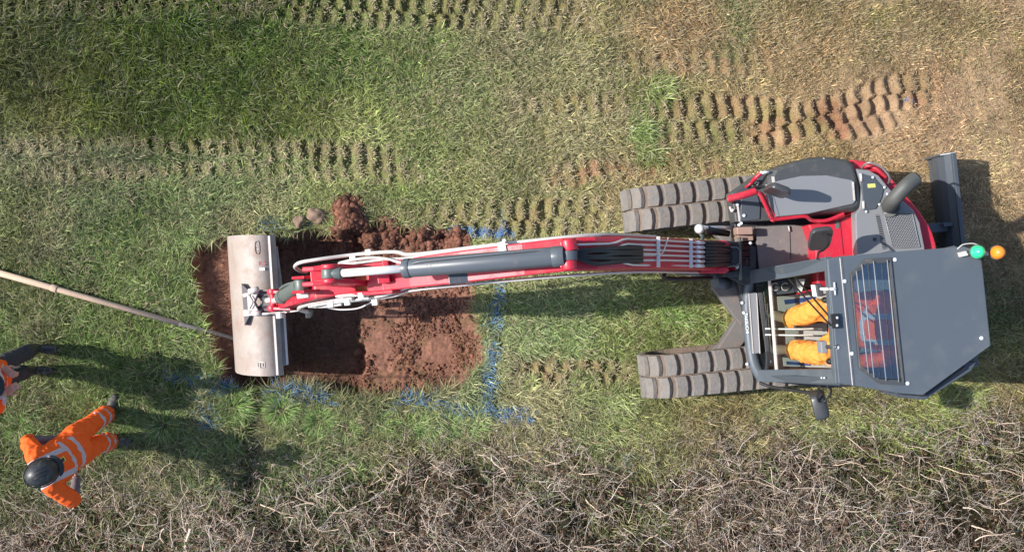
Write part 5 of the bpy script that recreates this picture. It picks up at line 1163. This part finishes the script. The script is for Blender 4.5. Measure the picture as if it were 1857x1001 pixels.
wp.box(W(1514, 582, 2.53), (0.05, 0.12, 0.03), Fd, Lf).build('wiper', M['black'], cab)
for y in (576, 590): MB().ball(W(1518, y, 2.54), 0.013, 8, 5).build('wiper_nut', M['bolt'], cab)
for c_, z_ in (((1498, 544), 1.62), ((1506, 655), 1.62)):
    MB().cyl(W(c_[0], c_[1], 1.35), W(c_[0]-2, c_[1], z_), 0.018, n=12).ball(W(c_[0]-2, c_[1], z_+.02), (0.03, 0.03, 0.045), 12, 8).build('joystick', M['black'], cab)
# interior
MB().pxprism([(1380, 512), (1610, 500), (1640, 660), (1392, 672)], 0.965, 1.0).build('cab_floor', M['maroon'], cab)
MB().pxprism([(1410, 538), (1500, 526), (1530, 530), (1532, 566), (1440, 586), (1414, 584)], 1.001, 1.03).pxprism([(1420, 648), (1530, 655), (1530, 668), (1422, 664)], 1.001, 1.03).pxprism([(1424, 590), (1500, 585), (1500, 628), (1426, 630)], 1.001, 1.02).build('floor_panel', M['cream'], cab, bevel=0.003)
MB().pxprism([(1422, 544), (1480, 537), (1478, 545), (1424, 552)], 1.031, 1.036).pxprism([(1426, 655), (1470, 658), (1470, 663), (1427, 661)], 1.031, 1.036).build('floor_mat', M['blue'], cab)
co_ = MB().pxprism([(1396, 510), (1438, 507), (1442, 531), (1398, 536)], 1.0, 1.28).build('side_console', M['grey'], cab, bevel=0.01)
for x in (1406, 1424): MB().cyl(W(x, 520, 1.28), W(x, 520, 1.295), 0.045, n=20).build('console_dial', M['black'], co_); ringtube(MB(), [W(x, 520, 1.297)+Vector((math.cos(t)*0.036, math.sin(t)*0.036, 0)) for t in [i*math.pi/8 for i in range(16)]], 0.005).build('dial_ring', M['pipe'], co_)
MB().pxprism([(1443, 507), (1460, 506), (1454, 530), (1448, 530)], 1.0, 1.25).build('console_label', M['white'], cab)
MB().tube([W(1445, 533, 1.3), W(1470, 526, 1.3), W(1480, 530, 1.3)], 0.010).build('red_hose', M['red'], cab)
for y in (596, 607): MB().tube([W(1388, y, 1.2), W(1450, y+1, 1.42), W(1475, y, 1.6)], 0.009, 8).build('travel_lever', M['pipe'], cab)
for y in (594, 610): MB().box(W(1448, y, 1.32), (0.10, 0.05, 0.02), (Fd+UP*.5), Lf).build('travel_pedal', M['rubberpad'], cab, bevel=0.004)
seat = MB().box(Vector((3.34, -0.47, 1.33)), (0.50, 0.50, 0.14), Fd, Lf).build('operator_seat', M['seat'], cab, bevel=0.04, seg=3)
MB().box(Vector((3.66, -0.44, 1.66)), (0.14, 0.48, 0.66), (Fd+UP*-0.18), Lf).build('seat_back', M['seat'], seat, bevel=0.04, seg=3)
MB().box(Vector((3.35, -0.46, 1.13)), (0.40, 0.40, 0.26), Fd, Lf).build('seat_base', M['blackmetal'], seat, bevel=0.02)
# beacons
def beacon(x, y, m, lab):
    b = MB().cyl(W(x, y, 2.50), W(x, y, 2.545), 0.062, n=24).build('beacon', M['rubberpad'], ex, bevel=0.005, label=lab)
    l_ = MB().ball(W(x, y, 2.545), (0.058, 0.058, 0.085), 24, 12, lo=0); l_.build('beacon_lens', M[m], b)
beacon(1772, 457, 'greenlens', 'green flashing beacon'); beacon(1808, 458, 'orangelens', 'orange flashing beacon')
MB().tube([W(1745, 460, 2.49), W(1770, 460, 2.49), W(1812, 460, 2.49)], 0.014).pxprism([(1740, 458), (1752, 455), (1756, 463), (1743, 466)], 2.49, 2.54).build('beacon_bracket', M['pale'], ex)
MB().tube([W(1736, 452, 2.5), W(1746, 443, 2.5), W(1765, 441, 2.5), W(1782, 448, 2.5)], 0.006, 6).build('beacon_cable', M['pipe'], ex)
# ================================================================ PEOPLE
def sweep_ell(mb, pts, rad, lat=None, n=16):
    """tapered limb or torso: rad = [(lateral, depth)...]; closed ends"""
    pts = [Vector(p) for p in pts]; rings = []
    for i, p in enumerate(pts):
        d = (pts[min(i+1, len(pts)-1)]-pts[max(i-1, 0)]).normalized()
        l = Vector(lat) if lat else d.orthogonal(); l = (l-d*l.dot(d)).normalized(); w = d.cross(l)
        rings.append([p+l*math.cos(t)*rad[i][0]+w*math.sin(t)*rad[i][1] for t in [2*math.pi*k/n for k in range(n)]])
    vs = [v for r in rings for v in r]; m = len(rings)
    mb.add(vs, [(j*n+i, j*n+(i+1) % n, (j+1)*n+(i+1) % n, (j+1)*n+i) for j in range(m-1) for i in range(n)]+[tuple(range(n-1, -1, -1)), tuple(range((m-1)*n, m*n))])
    return mb
def limb(mb, pts, radii):
    p = [Vector(a) for a in pts]
    for i in range(len(p)-1):
        k = 5; sweep_ell(mb, [p[i].lerp(p[i+1], t/k) for t in range(k+1)], [((radii[i]+(radii[i+1]-radii[i])*t/k),)*2 for t in range(k+1)])
    for a, r in zip(p, radii): mb.ball(a, r, 14, 10, lo=-1)
    return mb
WR = [1.0]
def fuse(mb, name, material, parent, voxel, smooth=3, wrinkle=0.0, wscale=9.0):
    wrinkle = wrinkle*WR[0]
    """melt the overlapping limbs into one continuous skin"""
    me = bpy.data.meshes.new('tmp'); me.from_pydata([tuple(v) for v in mb.v], [], mb.f)
    bm = bmesh.new(); bm.from_mesh(me); bmesh.ops.remove_doubles(bm, verts=bm.verts, dist=1e-6); bmesh.ops.recalc_face_normals(bm, faces=bm.faces); bm.to_mesh(me); bm.free()
    t = bpy.data.objects.new('tmp', me); COL.objects.link(t)
    r = t.modifiers.new('r', 'REMESH'); r.mode = 'VOXEL'; r.voxel_size = voxel
    if smooth: s = t.modifiers.new('s', 'SMOOTH'); s.iterations = smooth; s.factor = 0.5
    dg = bpy.context.evaluated_depsgraph_get(); out = bpy.data.meshes.new_from_object(t.evaluated_get(dg)); bpy.data.objects.remove(t)
    out.name = name
    for v in out.vertices:
        if wrinkle: v.co += v.normal*wrinkle*(0.35-abs(mnoise.noise(v.co*wscale))*1.6+0.5*mnoise.noise(v.co*wscale*2.3))
    world = [v.co.copy() for v in out.vertices]
    out.polygons.foreach_set('use_smooth', [True]*len(out.polygons)); out.materials.clear(); out.materials.append(material)
    for v in out.vertices: v.co = CUR @ v.co
    o = bpy.data.objects.new(name, out); COL.objects.link(o); o.parent = parent
    return o, world
def mat_hivis():
    m = mat('hivis_cloth', (0.84, 0.105, 0.005), 0.8, var=0.10, vscale=12, bump=0.55, bscale=26); nt = m.node_tree; b = nt.nodes['Principled BSDF']
    src = b.inputs['Base Color'].links[0].from_socket; at = nt.nodes.new('ShaderNodeAttribute'); at.attribute_name = 'band'
    mx = nt.nodes.new('ShaderNodeMix'); mx.data_type = 'RGBA'; mx.inputs['B'].default_value = (0.46, 0.41, 0.44, 1)
    gt = nt.nodes.new('ShaderNodeMath'); gt.operation = 'GREATER_THAN'; gt.inputs[1].default_value = 0.0
    nt.links.new(at.outputs['Fac'], gt.inputs[0]); nt.links.new(gt.outputs[0], mx.inputs['Factor']); nt.links.new(src, mx.inputs['A']); nt.links.new(mx.outputs['Result'], b.inputs['Base Color'])
    return m
M['hivis'] = mat_hivis()
def set_band(o, vals):
    a = o.data.attributes.new('band', 'FLOAT', 'POINT'); a.data.foreach_set('value', np.asarray(vals, np.float32))
def hand(mb, wrist, d, palm_n, side, curl=0.5):
    """palm and five fingers: d points along the hand, palm_n out of the palm, side +1/-1 puts the thumb"""
    wrist = Vector(wrist); d = Vector(d).normalized(); pn = Vector(palm_n); pn = (pn-d*pn.dot(d)).normalized(); s = d.cross(pn)*side
    sweep_ell(mb, [wrist, wrist+d*0.03, wrist+d*0.07, wrist+d*0.095], [(0.026, 0.019), (0.034, 0.017), (0.041, 0.015), (0.040, 0.013)], lat=s)
    for i, (off, ln) in enumerate(((0.032, 0.070), (0.0115, 0.080), (-0.0105, 0.074), (-0.031, 0.058))):
        p = wrist+d*0.092+s*off; q = [p]; dd = d.copy()
        for k, f in enumerate((0.45, 0.32, 0.25)):
            an = curl*(0.5+0.5*k); dd = (dd*math.cos(an)+pn*math.sin(an)).normalized(); q.append(q[-1]+dd*ln*f)
        limb(mb, q, [0.0088, 0.0082, 0.0075, 0.0066])
    t0 = wrist+d*0.03+s*0.030; t1 = t0+(s*0.75+d*0.6+pn*0.35).normalized()*0.036; t2 = t1+(s*0.25+d*0.9+pn*0.4).normalized()*0.030; t3 = t2+(d+pn*0.5).normalized()*0.022
    limb(mb, [t0, t1, t2, t3], [0.015, 0.0115, 0.0098, 0.0078])
def face_head(mb, c, f, up):
    """skull, jaw, nose, brow, ears about centre c, looking along f"""
    c = Vector(c); f = Vector(f).normalized(); up = Vector(up); up = (up-f*up.dot(f)).normalized(); s = f.cross(up)
    mb.ball(c+up*0.025-f*0.008, (0.098, 0.076, 0.098), 20, 14, (f, s, up)); mb.ball(c-up*0.052+f*0.022, (0.066, 0.056, 0.062), 16, 10, (f, s, up))
    mb.ball(c-up*0.092+f*0.055, (0.026, 0.026, 0.020), 12, 8, (f, s, up)); mb.ball(c-up*0.022+f*0.095, (0.022, 0.012, 0.018), 10, 8, (f, s, up)); mb.ball(c-up*0.003+f*0.086, (0.018, 0.008, 0.026), 10, 8, (f, s, up))
    mb.ball(c+up*0.022+f*0.078, (0.014, 0.05, 0.010), 12, 8, (f, s, up)); mb.ball(c-up*0.058+f*0.080, (0.012, 0.026, 0.009), 12, 8, (f, s, up))
    for k in (-1, 1): mb.ball(c-up*0.005-f*0.005+s*k*0.078, (0.022, 0.010, 0.032), 10, 8, (f, s, up))
    return f, s, up
def head_bits(root, c, f, s, up, hair=M['hair'], beard=False):
    c = Vector(c)
    for k in (-1, 1):
        e = MB(); e.ball(c+up*0.006+f*0.083+s*k*0.032, 0.0115, 12, 8); eo = e.build('eye', M['white'], root); MB().ball(c+up*0.006+f*0.0915+s*k*0.032, 0.0052, 8, 6).build('pupil', M['black'], eo)
    h = MB(); h.ball(c+up*0.036-f*0.022, (0.096, 0.084, 0.100), 20, 12, (f, s, up)); h.ball(c-up*0.035-f*0.055, (0.048, 0.066, 0.055), 16, 10, (f, s, up))
    if beard: h.ball(c-up*0.082+f*0.048, (0.046, 0.052, 0.040), 14, 10, (f, s, up))
    fuse(h, 'hair', hair, root, 0.009, 1, 0.004, 60)
def helmet(root, c, f, s, up, material):
    c = Vector(c)+up*0.045
    mb = MB(); mb.ball(c, (0.148, 0.120, 0.118), 32, 14, (f, s, up), lo=-0.05)
    ring = [c-up*0.008+f*math.cos(t)*0.158+s*math.sin(t)*0.128 for t in [i*math.pi/14 for i in range(28)]]; ring.append(ring[0]); mb.tube(ring, 0.007, 8, 0)
    pk = [c-up*0.012+f*(0.12+0.075*math.cos(t))+s*math.sin(t)*0.11 for t in [(-0.5+i/10)*math.pi for i in range(11)]]
    mb.add(pk+[p+up*0.006 for p in pk], [tuple(range(11)), tuple(range(21, 10, -1))]+[(i, (i+1) % 11, 11+(i+1) % 11, 11+i) for i in range(11)])
    for k in (-0.03, 0, 0.03): mb.tube([c+s*k+f*a*0.130+up*(0.118*math.sqrt(max(0, 1-a*a-(k/0.12)**2))+0.002) for a in (-0.9, -0.6, -0.3, 0, 0.3, 0.6, 0.9)], 0.005, 6, 1)
    return mb.build('hard_hat', material, root)

def make_person(name_label, P_, cloth, voxel=0.0075, hat='helmet', beard=False, bands=True, forearm=None, arm_len_sleeve=0.35, hand_dirs=None, head_f=None, group=None):
    root = empty('person', P_['root']); frame(P_['root'], 0); tag(root, name_label, 'person', group)
    hl, hr_, kl, kr, al_, ar_ = [Vector(P_[k]) for k in ('hipL', 'hipR', 'kneeL', 'kneeR', 'ankL', 'ankR')]
    sl2, sr, el, er, wl_, wr = [Vector(P_[k]) for k in ('shL', 'shR', 'elL', 'elR', 'wrL', 'wrR')]
    pel = (hl+hr_)/2; nk = Vector(P_['neck']); hd2 = Vector(P_['head']); lat = (sl2-sr).normalized(); hlat = (hl-hr_).normalized()
    ch = (sl2+sr)/2; spine = [pel-(nk-pel).normalized()*0.05, pel+(ch-pel)*0.15, pel.lerp(ch, 0.5), pel.lerp(ch, 0.85), ch, ch.lerp(nk, 0.5)]
    body = MB(); sweep_ell(body, spine, [(.155, .105), (.155, .105), (.135, .092), (.16, .105), (.165, .09), (.09, .07)], lat=lat, n=20)
    limb(body, [ch.lerp(nk, .3), nk, hd2-Vector((0, 0, 0.03))], [.07, .056, .056])
    for h_, k_, a_, t_ in ((hl, kl, al_, P_['toeL']), (hr_, kr, ar_, P_['toeR'])):
        limb(body, [h_, k_, a_], [.085, .055, .036]); limb(body, [a_-UP*.04, Vector(t_)-UP*.012], [.034, .020])
    for s_, e_, w_ in ((sl2, el, wl_), (sr, er, wr)): limb(body, [s_, e_, w_], [.052, .038, .026])
    for w_, e_, sd2, key in ((wl_, el, 1, 'L'), (wr, er, -1, 'R')):
        dd, pn, cu_ = hand_dirs[key] if hand_dirs else ((w_-e_), (0, 0, -1), 0.35); hand(body, w_, dd, pn, sd2, cu_)
    f, s, up = face_head(body, hd2, head_f[0], head_f[1])
    bo, _ = fuse(body, 'body', M['skin'], root, min(voxel, 0.006), 1)
    head_bits(root, hd2, f, s, up, beard=beard)
    # trousers
    tr = MB(); sweep_ell(tr, [pel-(nk-pel).normalized()*0.06, pel, pel+(ch-pel)*0.25], [(.178, .125), (.185, .135), (.165, .12)], lat=hlat, n=20)
    for h_, k_, a_ in ((hl, kl, al_), (hr_, kr, ar_)):
        lo = a_.lerp(k_, cloth.get('cuff', 0.12)); limb(tr, [h_, h_.lerp(k_, .5), k_, k_.lerp(lo, .6), lo], [r_*cloth.get('tr', 1) for r_ in (.120, .108, .095, .098, .094)])
    to, wv = fuse(tr, 'trousers', cloth['trousers'], root, 0.011, 2, 0.020, 11)
    if cloth['trousers'] is M['hivis']:
        v = []
        for p in wv:
            best = -1
            for k_, a_ in ((kl, al_), (kr, ar_)):
                ax = a_-k_; t = (p-k_).dot(ax)/ax.length
                for t0 in (0.10, 0.25): best = max(best, 0.024-abs(t-t0*1.0-0.0) if (p-k_-ax*(t/ax.length)).length < .13 and t > -0.05 else -1)
            v.append(best)
        set_band(to, v)
    # jacket
    jk = MB(); hem = pel+(ch-pel)*cloth.get('hem', -0.02)
    sweep_ell(jk, [hem, pel.lerp(ch, .3), pel.lerp(ch, .65), pel.lerp(ch, .9), ch+(nk-ch)*0.12, ch.lerp(nk, .62)], [(.20, .155), (.195, .15), (.21, .15), (.21, .14), (.18, .11), (.085, .08)], lat=lat, n=24)
    for s_, e_, w_ in ((sl2, el, wl_), (sr, er, wr)):
        end = s_.lerp(e_, cloth['sleeve']) if cloth['sleeve'] <= 1 else e_.lerp(w_, cloth['sleeve']-1)
        ps = [s_, end] if cloth['sleeve'] <= 1 else [s_, e_, end]
        limb(jk, ps, [.088, .080] if len(ps) == 2 else [.088, .072, .056])
    limb(jk, [sl2, sr], [.078, .078])
    jo, wv = fuse(jk, 'hivis_vest' if cloth['sleeve'] < 0.5 else 'jacket', M['hivis'], root, 0.010, 2, 0.017, 12)
    axs = (ch-pel).normalized(); Lc = (ch-pel).length; v = []
    for p in wv:
        q = p-pel; t = q.dot(axs); u = (p-ch).dot(lat); b = -1.0
        onT = abs(u) < 0.205
        if bands and onT:
            for t0 in (Lc*0.22, Lc*0.50): b = max(b, 0.024-abs(t-t0))
            if t > Lc*0.50: b = max(b, 0.025-abs(abs(u)-0.115))
        v.append(b)
    set_band(jo, v)
    if forearm:
        fa = MB()
        for e_, w_, s_ in ((el, wl_, sl2), (er, wr, sr)): fa = MB(); limb(fa, [s_.lerp(e_, max(0.2, cloth['sleeve']-0.15)), e_, w_], [.060, .055, .040]); fuse(fa, 'sleeve', forearm, root, 0.010, 1, 0.006, 14)
    for a_, t_ in ((al_, Vector(P_['toeL'])), (ar_, Vector(P_['toeR']))):
        b = MB(); d = (t_-a_); d.z = 0; d.normalize(); g = Vector((a_.x, a_.y, P_.get('gz', 0)))
        kn = kl if a_ is al_ else kr; limb(b, [a_+(kn-a_).normalized()*cloth.get('boot', 0.10), a_], [cloth.get('bootr', .060), .055]); sweep_ell(b, [g-d*0.085+UP*.05, g-d*0.03+UP*.052, g+d*0.08+UP*.048, g+d*0.16+UP*.042, g+d*0.205+UP*.036], [(.036, .036), (.043, .05), (.048, .046), (.050, .040), (.030, .024)], lat=d.cross(UP))
        bt, _ = fuse(b, 'boot', cloth['boots'], root, 0.009, 1)
        sweep_ell(so2 := MB(), [g-d*0.09+UP*.012, g+d*0.05+UP*.012, g+d*0.20+UP*.012], [(.040, .014), (.050, .014), (.040, .014)], lat=d.cross(UP)); so2.build('sole', M['black'], bt)
    if hat == 'helmet': helmet(root, hd2, f, s, up, M['helmet'])
    return root, (pel, ch, nk, axs, lat, f, s, up)

def gz(x, y): return float(hgt(x, y))+0.0
# worker standing at the lower left, hands on hips, looking towards the bucket
ww = lambda px, py, z: tuple(W(px, py, z))
j = dict(root=(-4.38, -1.68, 0.0), ankL=ww(208, 795, .10), ankR=ww(190, 742, .10), toeL=ww(232, 797, .05), toeR=ww(206, 722, .05))
# his left side is lower in the picture when he faces right? facing +x: left is +y (up)
j = dict(root=(-4.38, -1.66, 0.0), gz=0.03,
         ankL=ww(196, 748, .10), ankR=ww(202, 800, .10), toeL=ww(206, 728, .05), toeR=ww(224, 799, .05),
         kneeL=ww(166, 769, .50), kneeR=ww(176, 806, .50), hipL=ww(134, 792, .92), hipR=ww(138, 829, .92),
         shL=ww(66, 832, 1.42), shR=ww(92, 880, 1.42), neck=ww(78, 858, 1.50), head=ww(76, 857, 1.62),
         elL=ww(52, 800, 1.20), elR=ww(133, 907, 1.18), wrL=ww(102, 796, 1.02), wrR=ww(139, 868, 1.02))
cl1 = dict(trousers=M['hivis'], boots=M['boot'], sleeve=0.95, cuff=0.14, hem=-0.10)
r1, inf = make_person('worker in orange hi-vis and black hard hat standing hands on hips at the lower left', j, cl1, beard=True, forearm=M['greycloth'],
                      hand_dirs={'L': ((0.5, -0.55, -0.5), (-0.3, -0.8, 0.2), 0.35), 'R': ((-0.35, 0.75, -0.5), (-0.6, -0.2, 0.6), 0.35)}, head_f=((0.80, 0.42, -0.45), (0.35, 0.2, 0.9)))
pel, ch, nk, axs, lat, f, s, up = inf
fw = lat.cross(axs); fw = fw if fw.x > 0 else -fw
tg_ = MB().box(ch-axs*0.10+fw*0.165, (0.05, 0.085, 0.008), lat, axs).build('id_card', M['yellow'], r1, bevel=0.003)
MB().box(ch-axs*0.10+fw*0.170, (0.036, 0.05, 0.006), lat, axs).build('card_print', M['black'], tg_)
MB().tube([ch-axs*0.06+fw*0.16, ch+fw*0.14+lat*0.0, nk+fw*0.08+lat*0.04], 0.011, 8).build('lanyard', M['black'], r1)
MB().box(Vector(j['head'])+up*0.075+s*0.10-f*0.02, (0.04, 0.008, 0.03), f, s).build('hat_badge', M['white'], r1)

# second worker, mostly cut by the left edge: dark trousers and boots, leaning forward
k2 = dict(root=(-5.15, -0.95, 0.0), gz=0.035,
          ankL=ww(66, 632, .12), ankR=ww(58, 672, .12), toeL=ww(98, 634, .05), toeR=ww(88, 671, .05),
          kneeL=ww(44, 640, .50), kneeR=ww(34, 677, .50), hipL=ww(-8, 666, .92), hipR=ww(-12, 700, .90),
          shL=ww(-36, 672, 1.38), shR=ww(-40, 738, 1.36), neck=ww(-44, 706, 1.46), head=ww(-34, 702, 1.58),
          elL=ww(-22, 650, 1.12), elR=ww(-8, 742, 1.10), wrL=ww(4, 668, 1.06), wrR=ww(8, 712, 1.06))
cl2 = dict(trousers=M['darkcloth'], boots=mat('wellington_boot', (0.030, 0.030, 0.029), 0.42, var=0.2, dirt=0.2), sleeve=1.55, cuff=0.62, boot=0.27, bootr=.082, tr=.80, hem=-0.12)
r2_, _ = make_person('worker in dark trousers, black boots and orange hi-vis, cut off by the left edge', k2, cl2, hand_dirs={'L': ((0.8, -0.5, -0.1), (0, 0, -1), 0.6), 'R': ((0.8, 0.5, -0.1), (0, 0, -1), 0.6)}, head_f=((0.9, 0.1, -0.5), (0.4, 0, 0.9)))

# operator on the seat
WR[0] = 0.9
k3 = dict(root=(3.3, -0.46, 1.0), gz=1.035,
          ankR=ww(1434, 580, 1.13), ankL=ww(1440, 634, 1.13), toeR=ww(1408, 573, 1.06), toeL=ww(1412, 634, 1.06),
          kneeR=ww(1484, 560, 1.52), kneeL=ww(1488, 642, 1.52), hipR=(3.13, -0.36, 1.49), hipL=(3.14, -0.57, 1.49),
          shR=(3.46, -0.26, 1.98), shL=(3.49, -0.67, 1.98), neck=(3.54, -0.46, 2.06), head=(3.52, -0.46, 2.20),
          elR=(3.36, -0.20, 1.74), elL=(3.40, -0.76, 1.74), wrR=ww(1520, 546, 1.66), wrL=ww(1526, 660, 1.66))
cl3 = dict(trousers=mat('pale_orange_trousers', (0.95, 0.33, 0.055), 0.75, var=0.16, vscale=12, bump=1.0, bscale=26), boots=mat('tan_boot', (0.36, 0.25, 0.18), 0.8, var=0.2, bump=0.3), sleeve=1.75, cuff=0.10, hem=-0.12, tr=1.1)
make_person('machine operator in orange clothing seated in the excavator cab', k3, cl3, hat=None, hand_dirs={'L': ((-0.9, 0.1, -0.3), (0, 0, -1), 0.8), 'R': ((-0.9, -0.1, -0.3), (0, 0, -1), 0.8)}, head_f=((-0.98, -0.1, -0.25), (-0.2, 0, 1)))
